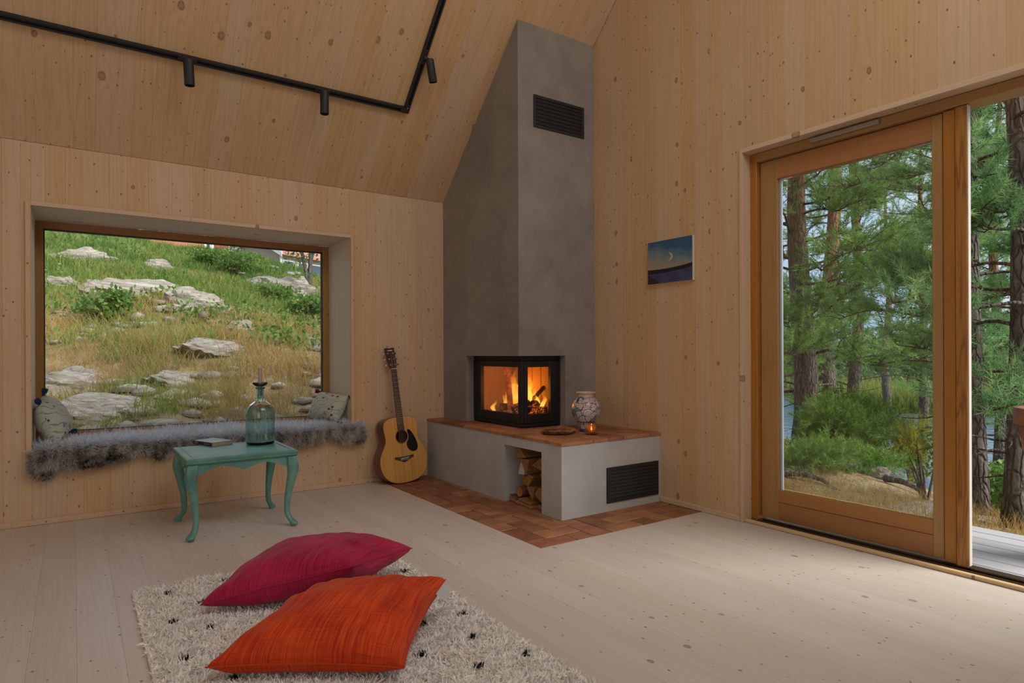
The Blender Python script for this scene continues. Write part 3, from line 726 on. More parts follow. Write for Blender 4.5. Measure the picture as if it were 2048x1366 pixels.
# ------------------------------------------------------------------ guitar
gt = empty('acoustic_guitar', (2.092, 4.432, .005), label='acoustic guitar with honey coloured top leaning against the board wall', cat='guitar')
gt.rotation_euler = (math.radians(-7.0), math.radians(-3.6), math.radians(4))
def gwood(name, a, b, rough=.28, sc=(90, 90, 2)):
    t = NT(name); c = t.coord(); n = t.noise(t.vmath('MULTIPLY', c, sc), 1, 3); n2 = t.noise(t.vmath('MULTIPLY', c, (8, 8, 1.5)), 1, 2)
    return t.fin(t.ramp(t.math('ADD', t.math('MULTIPLY', n, .6), t.math('MULTIPLY', n2, .4)), [(.35, a), (.65, b)]), rough, 0, Coat_Weight=.3, Coat_Roughness=.15)
M_TOP = gwood('spruce_top', (.50, .235, .045), (.66, .36, .09)); M_SIDE = gwood('mahogany_side', (.085, .025, .010), (.17, .055, .022)); M_ROSE = gwood('rosewood', (.022, .012, .008), (.055, .028, .017), .45)
M_HEAD = gwood('headstock_veneer', (.045, .012, .008), (.085, .022, .014), .25)
half = [(0, 0), (.075, .006), (.130, .026), (.172, .063), (.196, .115), (.203, .165), (.196, .215), (.174, .262), (.149, .302), (.138, .335), (.139, .372), (.145, .410), (.145, .445), (.132, .476), (.095, .497), (.045, .504), (0, .505)]
hc = [tuple(p) for p in smooth_curve([(*p, 0) for p in half], 64)]; hc = [(p[0], p[1]) for p in hc]
outl = hc[:-1] + [(-x, z) for x, z in hc[::-1]][:-1]
D = .112
def ring_obj(name, y0, y1, o0, o1, mat, parent, cap0=False, cap1=False, smooth=35):
    """walls of an outline from y0 (front) to y1; o0/o1 inset"""
    bm = B(); cx, cz = 0, .25
    def ins(p, k):
        v = Vector((p[0] - cx, p[1] - cz)); l = v.length; v *= (l - k) / l; return v + Vector((cx, cz))
    A = [bm.verts.new((*(lambda q: (q.x, y0, q.y))(ins(p, o0)),)) for p in outl]; Z = [bm.verts.new((*(lambda q: (q.x, y1, q.y))(ins(p, o1)),)) for p in outl]
    n_ = len(outl)
    for i in range(n_): bm.faces.new((A[i], A[(i + 1) % n_], Z[(i + 1) % n_], Z[i]))
    if cap0: bm.faces.new(A)
    if cap1: bm.faces.new(Z)
    return obj(name, bm, mat, parent, smooth)
ring_obj('side', -.0005, D - .004, 0, 0, M_SIDE, gt)
ring_obj('back', D - .004, D, 0, .004, M_SIDE, gt, cap1=True)
ring_obj('binding', -.004, 0, .0025, -.0005, plain('cream_binding', (.30, .12, .03), .35), gt)
# top with a real sound hole
bm = B(); HZ, HR = .352, .050; hs = len(outl)
def top_ring(y):
    A = [bm.verts.new((p[0] * .988, y, .25 + (p[1] - .25) * .99)) for p in outl]
    import math as _m
    Hh = []
    for p in outl:
        a = _m.atan2(p[1] - HZ, p[0]); Hh.append(bm.verts.new((HR * _m.cos(a), y, HZ + HR * _m.sin(a))))
    for i in range(hs): bm.faces.new((A[i], A[(i + 1) % hs], Hh[(i + 1) % hs], Hh[i]))
top_ring(-.004)
obj('soundboard', bm, M_TOP, gt)
bm = B(); nseg = 40
for r0, r1 in ((.0515, .0545), (.0565, .058)):
    A = [bm.verts.new((r0 * math.cos(2 * PI * k / nseg), -.0046, HZ + r0 * math.sin(2 * PI * k / nseg))) for k in range(nseg)]; Z = [bm.verts.new((r1 * math.cos(2 * PI * k / nseg), -.0046, HZ + r1 * math.sin(2 * PI * k / nseg))) for k in range(nseg)]
    for k in range(nseg): bm.faces.new((A[k], A[(k + 1) % nseg], Z[(k + 1) % nseg], Z[k]))
obj('rosette', bm, plain('rosette_inlay', (.20, .15, .10), .4), gt)
pg = smooth_curve([(.053, .40, 0), (.075, .392, 0), (.105, .345, 0), (.126, .285, 0), (.124, .245, 0), (.098, .226, 0), (.062, .236, 0), (.040, .262, 0), (.036, .298, 0), (.053, .325, 0), (.0585, .352, 0), (.053, .375, 0)], 60, closed=True)
obj('pickguard', prism(B(), [(p[0], p[1]) for p in pg], 1, -.0062, -.004), plain('tortoise_black', (.010, .006, .006), .2), gt)
br = [(-.078, .205), (-.078, .186), (-.060, .183), (-.040, .174), (0, .155), (.040, .174), (.060, .183), (.078, .186), (.078, .205), (.045, .200), (0, .199), (-.045, .200)]
br_o = obj('bridge', prism(B(), br, 1, -.012, -.004), M_ROSE, gt)
b = B(); tube(b, [(-.036, -.0135, .184), (.040, -.0135, .189)], .0022, 6); obj('saddle', b, plain('bone', (.75, .70, .6), .4), br_o)
for k in range(6): obj('bridge_pin', lathe(B(), [(0, 0), (.0026, 0), (.003, .003), (0, .0045)], 8), plain('bone_pin', (.7, .66, .58), .4), br_o, loc=(-.028 + k * .0112, -.012, .176), rot=(math.radians(90), 0, 0))
NZT = .872
bm = B(); prism(bm, [(-.0285, .402), (.0285, .402), (.0215, NZT), (-.0215, NZT)], 1, -.0105, -.0042); obj('fingerboard', bm, M_ROSE, gt)
fr_par = gt.children[-1]
sc_len = .650
for k in range(1, 19):
    z = NZT - sc_len * (1 - 2 ** (-k / 12))
    if z < .405: break
    w = .0285 + (.0215 - .0285) * (z - .402) / (NZT - .402)
    obj('fret', bx(B(), (-w, -.0118, z - .0008), (w, -.0104, z + .0008)), M_STEEL, fr_par)
bm = B()
for z0, z1, w0, w1 in ((.470, NZT, .0275, .0215),):
    n_ = 10; R_ = []
    for s in range(9):
        q = s / 8; z = z0 + (z1 - z0) * q; w = w0 + (w1 - w0) * q; dp = .024 - .004 * q + (.06 * max(0, 1 - q * 7) ** 2)
        R_.append([bm.verts.new((w * math.cos(PI * k / n_), -.0043 + dp * math.sin(PI * k / n_), z)) for k in range(n_ + 1)])
    for a, b in zip(R_, R_[1:]):
        for k in range(n_): bm.faces.new((a[k], a[k + 1], b[k + 1], b[k]))
        bm.faces.new((a[n_], a[0], b[0], b[n_]))
    bm.faces.new(R_[0]); bm.faces.new(R_[-1])
obj('neck', bm, M_SIDE, gt, 40)
obj('nut', bx(B(), (-.0215, -.0135, NZT), (.0215, -.004, NZT + .005), .001), plain('nut_bone', (.72, .68, .58), .4), gt)
# headstock tilts back
hd = smooth_curve([(-.0225, .004, 0), (-.030, .022, 0), (-.0345, .05, 0), (-.036, .10, 0), (-.0375, .150, 0), (-.040, .168, 0)], 30)
hp = [(p[0], p[1]) for p in hd] + [(-.018, .172), (-.006, .165), (0, .170), (.006, .165), (.018, .172)] + [(-p[0], p[1]) for p in hd[::-1]]
hs_o = obj('headstock', prism(B(), hp, 1, .0, .015), M_HEAD, gt); hs_o.location = (0, -.0065, NZT + .002); hs_o.rotation_euler = (math.radians(-11), 0, 0)
obj('inlay_strip', bx(B(), (-.020, -.0012, .146), (.020, .0002, .153)), plain('pearl', (.6, .56, .5), .3), hs_o)
M_CHROME = plain('chrome', (.6, .6, .6), .2, 1.0)
for s in (-1, 1):
    for k in range(3):
        z = .035 + k * .046
        p_ = obj('tuning_peg', lathe(B(), [(0, 0), (.0055, 0), (.0055, .002), (.0032, .003), (.0032, .012), (0, .012)], 12), M_CHROME, hs_o, loc=(s * .021, 0, z), rot=(math.radians(90), 0, 0))
        b = B(); tube(b, [(0, 0, -.010), (s * .022, 0, -.010)], .0022, 6); bx(b, (min(s * .022, s * .034), -.008, -.014), (max(s * .022, s * .034), .008, -.007), .003); obj('peg_button', b, M_CHROME, p_)
for k in range(6):
    q = -1 + k * .4
    b = B(); tube(b, [(q * .0275, -.0145, .187), (q * .0185, -.0142, NZT + .004), (q * .008 + math.copysign(.011, q), -.010, NZT + .035 + (abs(q) < .5) * .09 + (.5 < abs(q) < .7) * .046)], .0005 if k > 2 else .0008, 4)
    obj('string', b, M_STEEL, gt)
tag(gt)

# ------------------------------------------------------------------ turquoise side table
def paint():
    t = NT('turquoise_paint'); c = t.coord(); n = t.noise(c, 7, 4); st = t.noise(t.vmath('MULTIPLY', c, (4, 40, 40)), 1, 3); r = t.noise(c, 26, 3)
    col = t.ramp(n, [(.3, (.07, .195, .16)), (.6, (.125, .285, .235)), (.8, (.19, .33, .27))])
    col = t.mix(t.map(st, .5, .8, 0, .3), col, (.075, .18, .145)); col = t.mix(t.map(r, .66, .78, 0, .45), col, (.20, .17, .10))
    t.bump(st, .1, .002); return t.fin(col, .38, 0, Specular_IOR_Level=.5)
M_PAINT = paint()
TBX0, TBX1, TBY0, TBY1, TBZ = .486, 1.066, 3.705, 4.240, .440
tcx, tcy = (TBX0 + TBX1) / 2, (TBY0 + TBY1) / 2
tab = empty('side_table', (tcx, tcy, 0), label='small turquoise painted side table with curved cabriole legs', cat='table')
hx, hy = (TBX1 - TBX0) / 2, (TBY1 - TBY0) / 2
bm = B()
def slab(rows):
    R_ = [[bm.verts.new((sx * (hx - i), sy * (hy - i), z)) for sx, sy in ((-1, -1), (1, -1), (1, 1), (-1, 1))] for i, z in rows]
    for a, b in zip(R_, R_[1:]):
        for k in range(4): bm.faces.new((a[k], a[(k + 1) % 4], b[(k + 1) % 4], b[k]))
    bm.faces.new(R_[0][::-1]); bm.faces.new(R_[-1])
slab([(.012, .404), (.006, .408), (.002, .413), (.002, .424), (.0, .426), (.0, .434), (.004, .439), (.007, TBZ), (.030, TBZ), (.031, .4375), (.035, .4375), (.036, TBZ - .0004), (.05, TBZ - .0004)])
obj('tabletop', bm, M_PAINT, tab)
def apron(w, dep, name):
    pts = []
    N = 28
    for i in range(N + 1):
        q = -1 + 2 * i / N; a = abs(q)
        d = .052 if a > .93 else .030 + .012 * math.cos(a * PI * 2.2) - (.0) + .03 * max(0, (a - .72) / .28) ** 2
        if a < .10: d += .012 * (1 - a / .10) * .6
        pts.append((q * w, .404 - max(.018, d)))
    b = B(); prism(b, [(w, .404), (-w, .404)] + pts, 1, -dep, dep); return obj(name, b, M_PAINT, tab)
a1 = apron(hx - .045, .008, 'apron'); a1.location = (0, -hy + .026, 0)
a2 = apron(hx - .045, .008, 'apron'); a2.location = (0, hy - .026, 0)
for s in (-1, 1):
    a3 = apron(hy - .045, .008, 'apron'); a3.location = (s * (hx - .026), 0, 0); a3.rotation_euler = (0, 0, PI / 2)
def cab_leg(sx, sy):
    path = [(.404, -.004, .030), (.375, .002, .033), (.345, .008, .034), (.31, .008, .0315), (.26, -.005, .0265), (.20, -.019, .0215), (.14, -.029, .0180), (.09, -.031, .0165), (.06, -.025, .0170), (.042, -.011, .0190), (.030, .003, .0220), (.021, .013, .0245), (.014, .015, .0235), (.001, .010, .015)]
    bm = B(); rings = []; u = Vector((sx, sy, 0)).normalized(); v = Vector((-u.y, u.x, 0)); s = 12
    for z, off, r in path:
        c = Vector((sx * (hx - .030), sy * (hy - .030), z)) + u * off; sq = max(0, min(1, (z - .28) / .1))
        ring = []
        for k in range(s):
            a = 2 * PI * (k + .5) / s; ca, sa = math.cos(a), math.sin(a); e_ = 1 - .55 * max(sq, .35)
            rr = r / ((abs(ca) ** (2 / e_) + abs(sa) ** (2 / e_)) ** (e_ / 2))
            # square section turned to the table's axes
            d = Vector((rr * ca, rr * sa, 0)) * .92
            ring.append(bm.verts.new(c + d))
        rings.append(ring)
    for a, b in zip(rings, rings[1:]):
        for k in range(s): bm.faces.new((a[k], a[(k + 1) % s], b[(k + 1) % s], b[k]))
    bm.faces.new(rings[0]); bm.faces.new(rings[-1][::-1])
    o = obj('leg', bm, M_PAINT, tab, 50)
for sx in (-1, 1):
    for sy in (-1, 1): cab_leg(sx, sy)

# ------------------------------------------------------------------ bottle with candle, book
def glass(name, col, dens):
    t = NT(name); t.fin((1, 1, 1), .02, 0, Transmission_Weight=1.0, IOR=1.45)
    ab = t.new('ShaderNodeVolumeAbsorption'); ab.inputs[0].default_value = (*col, 1); ab.inputs[1].default_value = dens; t.l.new(ab.outputs[0], t.out.inputs[1]); return t.m
M_GLASS = glass('sea_green_glass', (.16, .68, .62), 125.0)
bz = .4402
bot = empty('glass_bottle', (.945, 4.085, bz), label='large sea-green glass bottle used as a candlestick on the turquoise table', cat='bottle')
prof = [(0, .004), (.060, .0015), (.074, .0), (.081, .006), (.0835, .016), (.0840, .06), (.0840, .185), (.082, .205), (.076, .222), (.062, .240), (.043, .254), (.030, .264), (.0245, .276), (.0225, .290), (.0220, .335), (.0235, .338), (.0285, .341), (.029, .346), (.0265, .349),
        (.0195, .349), (.0185, .34), (.0185, .290), (.0205, .276), (.027, .266), (.041, .256), (.060, .242), (.0735, .2235), (.0785, .206), (.0805, .185), (.0805, .06), (.080, .018), (.074, .012), (.0, .016)]
obj('bottle_body', lathe(B(), prof, 48, cap=False), M_GLASS, bot, 40)
M_GCLEAR = glass('smoky_green_glass', (.20, .45, .42), 40.0)
ch = obj('candle_holder', lathe(B(), [(0, .262), (.010, .262), (.0165, .30), (.0178, .352), (.024, .354), (.038, .362), (.0435, .372), (.043, .378), (.0405, .374), (.034, .367), (.016, .361), (.013, .361), (.012, .30), (.0, .295)], 36, cap=False), M_GCLEAR, bot, 40)
obj('candle', lathe(B(), [(0, .300), (.0108, .300), (.0122, .37), (.0120, .462), (.010, .466), (.0035, .465), (0, .464)], 20), plain('mauve_wax', (.36, .29, .27), .5, Subsurface_Weight=.15), bot, 40)
b = B(); tube(b, [(0, 0, .464), (.0005, .0005, .472)], .0008, 5); obj('wick', b, M_DARK, bot)

def page_mat():
    t = NT('page_edges'); c = t.coord(); n = t.noise(t.vmath('MULTIPLY', c, (2, 2, 900)), 1, 2)
    return t.fin(t.ramp(n, [(.35, (.30, .19, .11)), (.65, (.48, .34, .22))]), .8)
bk = empty('paperback_book', (.706, 4.262, .4402), label='closed paperback book with grey cover lying flat on the turquoise table', cat='book')
bk.rotation_euler = (0, 0, math.radians(-69))
# local x along the spine, y away from the spine
obj('page_block', bx(B(), (-.101, -.064, .0012), (.101, .068, .0205)), page_mat(), bk)
def cover_mat():
    t = NT('book_cover'); c = t.coord('Generated'); x, y, z = t.xyz(c); n = t.noise(t.vmath('MULTIPLY', c, (4, 2, 1)), 1, 3)
    col = t.ramp(n, [(.3, (.20, .26, .26)), (.6, (.36, .42, .42)), (.8, (.5, .55, .54))]); return t.fin(col, .35)
M_COV = cover_mat()
bm = B(); bx(bm, (-.1035, -.066, .0205), (.1035, .070, .0217), .0004); obj('front_cover', bm, M_COV, bk)
obj('back_cover', bx(B(), (-.1035, -.066, 0), (.1035, .070, .0012)), M_COV, bk)
obj('spine', bx(B(), (-.1035, -.0685, 0), (.1035, -.0655, .0217), .001), plain('black_spine', (.018, .02, .024), .35), bk)
bm = B(); bx(bm, (-.085, -.0690, .006), (-.045, -.0684, .016)); bx(bm, (.02, -.0690, .008), (.085, -.0684, .014)); obj('spine_print', bm, plain('spine_print', (.16, .17, .17), .5), bk)

# ------------------------------------------------------------------ vase, lantern, wooden bowl on the hearth
def vase_mat():
    t = NT('painted_majolica'); o = t.coord(); x, y, z = t.xyz(o)
    ang = t.math('MULTIPLY', t.math('ARCTAN2', y, x), 1 / (2 * PI)); uv = t.comb(t.math('MULTIPLY', ang, 7), t.math('MULTIPLY', z, 15), 0)
    wob = t.noise(uv, 2.0, 2, out=1); uvw = t.vmath('ADD', uv, t.vmath('SCALE', wob, .55))
    e1 = t.new('ShaderNodeTexVoronoi', feature='DISTANCE_TO_EDGE', voronoi_dimensions='2D'); t.l.new(uvw, e1.inputs['Vector']); e1.inputs['Scale'].default_value = 1.6
    c1 = t.new('ShaderNodeTexVoronoi', voronoi_dimensions='2D'); t.l.new(uvw, c1.inputs['Vector']); c1.inputs['Scale'].default_value = 1.6
    rr = t.xyz(c1.outputs['Color'])
    fill = t.ramp(rr[0], [(.0, (.58, .50, .42)), (.45, (.62, .40, .31)), (.62, (.55, .52, .46)), (.80, (.16, .28, .25)), (.9, (.045, .055, .15))], 'CONSTANT')
    rings = t.math('SINE', t.math('MULTIPLY', c1.outputs['Distance'], 22))
    col = t.mix(t.math('MULTIPLY', t.math('GREATER_THAN', rings, .72), .8), fill, (.05, .06, .16))
    col = t.mix(t.math('LESS_THAN', e1.outputs['Distance'], .045), col, (.045, .05, .13))
    band = t.math('LESS_THAN', t.math('ABSOLUTE', t.math('SUBTRACT', z, .066)), .003); col = t.mix(band, col, (.05, .05, .13))
    band = t.math('GREATER_THAN', z, .236); col = t.mix(band, col, (.60, .44, .33))
    foot = t.math('LESS_THAN', z, .02); col = t.mix(foot, col, (.04, .045, .11))
    return t.fin(col, .3, 0, Coat_Weight=.25)
va = empty('ceramic_vase', (2.852, 3.235, .4605), label='round blue and cream patterned ceramic vase on the tiled hearth', cat='vase')
obj('vase_body', lathe(B(), [(0.0000, .0), (0.0416, .0), (0.0464, .004), (0.0448, .018), (0.0480, .04), (0.0640, .062), (0.0832, .092), (0.0960, .125), (0.0988, .150), (0.0944, .180), (0.0800, .208), (0.0624, .226), (0.0512, .236), (0.0496, .244), (0.0576, .254), (0.0656, .261), (0.0648, .265), (0.0576, .260), (0.0448, .244), (0.0448, .23), (0.0720, .2), (0.0880, .15), (0.0400, .01), (0.0000, .01)], 48, cap=False), vase_mat(), va, 50)
M_COPPER = plain('copper', (.42, .17, .07), .28, .9)
la = empty('tealight_lantern', (2.772, 3.092, .4605), label='tiny copper and glass tealight lantern with a lit candle before the vase', cat='lantern')
bm = B()
for a in range(4):
    th = a * PI / 2 + .6; p = (.042 * math.cos(th), .042 * math.sin(th)); tube(bm, [(p[0], p[1], 0), (p[0], p[1], .030)], .0022, 6)
    tube(bm, [(p[0], p[1], .028), (.042 * math.cos(th + PI / 2), .042 * math.sin(th + PI / 2), .028)], .0018, 6)
lathe(bm, [(0, .006), (.042, .006), (.043, .009), (0, .009)], 20)
obj('copper_stand', bm, M_COPPER, la)
def amber():
    t = NT('amber_glass'); t.n.remove(t.b)
    tr = t.new('ShaderNodeBsdfTransparent'); tr.inputs[0].default_value = (.95, .70, .45, 1); gl = t.new('ShaderNodeBsdfGlossy'); gl.inputs[1].default_value = .05; tl = t.new('ShaderNodeBsdfTranslucent'); tl.inputs[0].default_value = (.8, .32, .10, 1)
    m1 = t.new('ShaderNodeMixShader'); m1.inputs[0].default_value = .22; t.l.new(tr.outputs[0], m1.inputs[1]); t.l.new(tl.outputs[0], m1.inputs[2])
    m2 = t.new('ShaderNodeMixShader'); m2.inputs[0].default_value = .08; t.l.new(m1.outputs[0], m2.inputs[1]); t.l.new(gl.outputs[0], m2.inputs[2]); t.l.new(m2.outputs[0], t.out.inputs[0]); return t.m
obj('glass_cup', lathe(B(), [(.016, .010), (.024, .016), (.0285, .032), (.0285, .046), (.025, .062), (.0235, .068), (.0225, .068), (.024, .062), (.0272, .046), (.0272, .032), (.022, .017), (.015, .012)], 24, cap=False), amber(), la, 50)
obj('tealight', lathe(B(), [(0, .012), (.014, .012), (.014, .024), (0, .024)], 16), plain('tealight_wax', (.8, .74, .6), .5), la)
obj('candle_flame', lathe(B(), [(0, .025), (.0035, .029), (.0042, .034), (.0028, .042), (0, .052)], 10), emit('candle_flame', (1, .62, .25), 6.0), la, True)
lamp('candlelight', 'POINT', (2.772, 3.092, .4605 + .045), (0, 0, 0), .03, (1, .5, .18), shadow_soft_size=.004)
bo = empty('wooden_bowl', (2.640, 3.268, .4605), label='shallow carved wooden bowl with uneven rim on the tiled hearth', cat='bowl'); bo.rotation_euler = (0, 0, .5)
bm = B(); rings = []; S = 48
M_BOWL = end_grain('burl_wood', (.075, .026, .010), (.36, .16, .06))
for r, z in ((0, .003), (.08, .0), (.108, .003), (.122, .012), (.131, .022), (.129, .0245), (.120, .020), (.104, .011), (.080, .0085), (0, .008)):
    if r == 0: rings.append([bm.verts.new((0, 0, z))]); continue
    ring = []
    for k in range(S):
        a = 2 * PI * k / S; w = 1 + .07 * math.sin(2 * a + .4) + .045 * math.sin(5 * a) ; zz = z + (.007 * math.sin(2 * a + 1) + .003 * math.sin(7 * a)) * max(0, (z - .011) / .013)
        ring.append(bm.verts.new((1.08 * r * w * math.cos(a), .92 * r * w * math.sin(a), zz)))
    rings.append(ring)
for a, b in zip(rings, rings[1:]):
    for k in range(S):
        q = (k + 1) % S
        if len(a) == 1: bm.faces.new((a[0], b[k], b[q]))
        elif len(b) == 1: bm.faces.new((a[k], a[q], b[0]))
        else: bm.faces.new((a[k], a[q], b[q], b[k]))
obj('bowl_body', bm, M_BOWL, bo, 50)
pts = []
for k in range(9): a = -.4 + k * .32; pts.append((.100 * math.cos(a), .090 * math.sin(a), .022 + .003 * math.sin(k)))
b = B(); tube(b, pts, [.003, .006, .008, .0085, .008, .008, .007, .005, .003], 8, flat=.6); obj('carved_scroll', b, M_BOWL, bo, 60)

# ------------------------------------------------------------------ cushions
def cloth(name, a, b_, weave=900., sheen=.3, streak=True, c_lo=.40, c_hi=.62):
    t = NT(name); c = t.coord('UV'); n = t.noise(t.vmath('MULTIPLY', c, (90, 3.0, 1)), 1, 4, .65); n2 = t.noise(t.vmath('MULTIPLY', c, (3, 160, 1)), 1, 3); n3 = t.noise(c, 3.5, 3)
    f = t.math('ADD', t.math('ADD', t.math('MULTIPLY', n, .55), t.math('MULTIPLY', n2, .2)), t.math('MULTIPLY', n3, .25))
    col = t.ramp(f, [(c_lo, a), (c_hi, b_)])
    w = t.noise(t.vmath('MULTIPLY', c, (260, 260, 1)), 1, 1)
    t.bump(t.math('ADD', n, t.math('MULTIPLY', w, .5)), .35, .003)
    return t.fin(col, .75, 0, Sheen_Weight=sheen * .25, Specular_IOR_Level=.2)
def pillow(name, corners, thick, mat, N=44, conc=.07, seed=0, wr=.006, zmin=None, sag=0.):
    """square cushion through four corner points (order round the edge), one closed surface with a seam"""
    C0, C1, C2, C3 = [Vector(c) for c in corners]
    nrm = ((C2 - C0).cross(C3 - C1)).normalized()
    ctr = (C0 + C1 + C2 + C3) / 4
    rng = np.random.default_rng(seed); ph = rng.uniform(0, 6.28, 12)
    bm = B(); uvl = bm.loops.layers.uv.new('UVMap'); V = {}; UVd = {}
    def pos(u, v, s):
        # concave edges
        uu = u * (1 - conc * (1 - v * v) * abs(u)); vv = v * (1 - conc * (1 - u * u) * abs(v))
        a, b = (uu + 1) / 2, (vv + 1) / 2
        p = C0 * (1 - a) * (1 - b) + C1 * a * (1 - b) + C2 * a * b + C3 * (1 - a) * b
        e = max(0, (1 - u * u) * (1 - v * v)); h = e ** .42
        # puckers running in from the edges and corners
        wv = math.sin(9 * v + 3 * u + ph[0]) * .5 + math.sin(17 * u - 6 * v + ph[1]) * .35 + math.sin(5 * u + 13 * v + ph[2]) * .4
        edge = e ** .25 * (1 - e ** 1.2)
        q = p + nrm * (s * thick / 2 * h + wr * wv * edge * (1 if s > 0 else .6) * 1.5)
        if zmin is not None and q.z < zmin: q.z = zmin + (q.z - zmin) * .06
        return q
    for s in (1, -1):
        for i in range(N + 1):
            for j in range(N + 1):
                rim = i in (0, N) or j in (0, N)
                k = (i, j, 0 if rim else s)
                if k in V: continue
                u = math.sin((-1 + 2 * i / N) * PI / 2) * .35 + (-1 + 2 * i / N) * .65; v = math.sin((-1 + 2 * j / N) * PI / 2) * .35 + (-1 + 2 * j / N) * .65
                V[k] = bm.verts.new(pos(u, v, s if not rim else 0) - ctr)
        for i in range(N):
            for j in range(N):
                g = lambda a, b: V[(a, b, 0 if (a in (0, N) or b in (0, N)) else s)]
                q = [(i, j), (i + 1, j), (i + 1, j + 1), (i, j + 1)]
                if s < 0: q = q[::-1]
                f = bm.faces.new([g(*x) for x in q])
                for lp, (a, b) in zip(f.loops, q): lp[uvl].uv = (a / N + (2 if s < 0 else 0), b / N)
    me = bpy.data.meshes.new(name); bmesh.ops.recalc_face_normals(bm, faces=bm.faces[:]); bm.to_mesh(me); bm.free()
    me.polygons.foreach_set('use_smooth', [True] * len(me.polygons))
    o = mesh_obj(name, me, mat); o.location = ctr
    def at(u, v, s=0, d=0): return pos(u, v, s) - ctr + nrm * d
    return o, at
M_PINK = cloth('raspberry_silk', (.24, .004, .028), (.52, .020, .085))
M_ORANGE = cloth('orange_silk', (.36, .014, .002), (.70, .085, .008))
pk_o, at = pillow('floor_cushion', [(.385, 2.60, .060), (.862, 2.300, .195), (1.225, 2.545, .135), (.80, 3.00, .115)], .215, M_PINK, seed=3, zmin=.036, conc=.06, wr=.007)
tag(pk_o, 'raspberry pink floor cushion lying behind the orange one on the rug', 'cushion', None)
b = B(); tube(b, [at(u / 20 * 2 - 1, -1) for u in range(21)], .0022, 5); tube(b, [at(1, u / 20 * 2 - 1) for u in range(21)], .0022, 5); obj('seam', b, M_PINK, pk_o, True)
or_o, at = pillow('floor_cushion', [(.318, 2.065, .066), (.800, 1.720, .066), (1.135, 2.075, .155), (.700, 2.305, .130)], .215, M_ORANGE, seed=8, zmin=.036, conc=.085, wr=.010)
tag(or_o, 'bright orange floor cushion in front of the pink one on the rug', 'cushion', None)
b = B(); tube(b, [at(u / 20 * 2 - 1, -1) for u in range(21)], .0022, 5); tube(b, [at(1, u / 20 * 2 - 1) for u in range(21)], .0022, 5); obj('seam', b, M_ORANGE, or_o, True)
p0, p1 = at(1, .62), at(1, .90); d = Vector((.030, -.010, -.030)); b = B()
vs = [b.verts.new(q) for q in (p0, p1, p1 + d, p0 + d)]; b.faces.new(vs); r = bmesh.ops.solidify(b, geom=b.faces[:], thickness=.001); obj('care_tag', b, plain('white_tag', (.75, .74, .74), .6), or_o)

# embroidered window cushions
def embroidered(name, thread):
    t = NT(name); c = t.coord('UV'); n = t.noise(c, 30, 2); base = t.ramp(n, [(.3, (.40, .43, .33)), (.7, (.47, .50, .40))])
    wv = t.new('ShaderNodeTexWave', wave_type='BANDS', bands_direction='DIAGONAL'); t.l.new(c, wv.inputs['Vector']); wv.inputs['Scale'].default_value = 3.1; wv.inputs['Distortion'].default_value = 9; wv.inputs['Detail'].default_value = 1; wv.inputs['Detail Scale'].default_value = 1.2
    line = t.math('GREATER_THAN', wv.outputs['Fac'], .955)
    col = t.mix(t.math('MULTIPLY', line, .8), base, (.12, .22, .24))
    v = t.new('ShaderNodeTexVoronoi', voronoi_dimensions='2D'); t.l.new(c, v.inputs['Vector']); v.inputs['Scale'].default_value = 4.5
    rr = t.xyz(v.outputs['Color']); dot = t.math('MULTIPLY', t.math('LESS_THAN', v.outputs['Distance'], .16), t.math('GREATER_THAN', rr[0], .62))
    col = t.mix(dot, col, thread); t.bump(t.noise(c, 120, 1), .2, .002)
    return t.fin(col, .85, 0, Sheen_Weight=.15)
def tassel(parent, p, d, mat, L=.045):
    p = Vector(p); d = Vector(d).normalized(); b = B()
    tube(b, [p, p + d * .008, p + d * .012, p + d * .018, p + d * L * .7, p + d * L], [.005, .009, .0075, .011, .015, .014], 10)
    u = d.orthogonal().normalized(); v = d.cross(u)
    for k in range(16):
        a = 2 * PI * k / 16; q = (u * math.cos(a) + v * math.sin(a)); tube(b, [p + d * .016 + q * .008, p + d * L * .6 + q * .015, p + d * (L * 1.08) + q * .014], .0022, 4)
    return obj('tassel', b, mat, parent)
def thread_mat(name, a): t = NT(name); n = t.noise(t.coord(), 150, 2); return t.fin(t.ramp(n, [(.3, tuple(x * .6 for x in a)), (.7, a)]), .85)
M_TBLUE = thread_mat('blue_yarn', (.012, .035, .12)); M_TRED = thread_mat('dark_red_yarn', (.16, .012, .008))
lc, at = pillow('window_cushion', [(-.080, 4.655, .470), (-.030, 4.935, .500), (-.158, 4.965, .735), (-.166, 4.680, .700)], .18, embroidered('sage_linen_blue', (.02, .07, .16)), N=28, seed=5, wr=.003, conc=.03)
tag(lc, 'sage green embroidered cushion with blue tassels on the window seat', 'cushion')
for uv, d in (((-1, -1), (.4, -.5, -.6)), ((1, -1), (.9, .1, .05)), ((1, 1), (.25, .35, .9)), ((-1, 1), (-.1, -.5, .35))): tassel(lc, at(*uv), d, M_TBLUE)
rc, at = pillow('window_cushion', [(1.625, 4.655, .478), (1.735 - .02, 4.650, .672), (1.610, 4.965, .690), (1.490, 4.940, .497)], .16, embroidered('sage_linen_red', (.20, .02, .015)), N=28, seed=6, wr=.004, conc=.05)
tag(rc, 'pale embroidered cushion with red tassels leaning in the window corner beside the guitar', 'cushion')
for uv, d in (((-1, -1), (.6, -.5, -.35)), ((1, -1), (.5, -.45, -.55)), ((1, 1), (-.6, .1, .1)), ): tassel(rc, at(*uv), d, M_TRED)

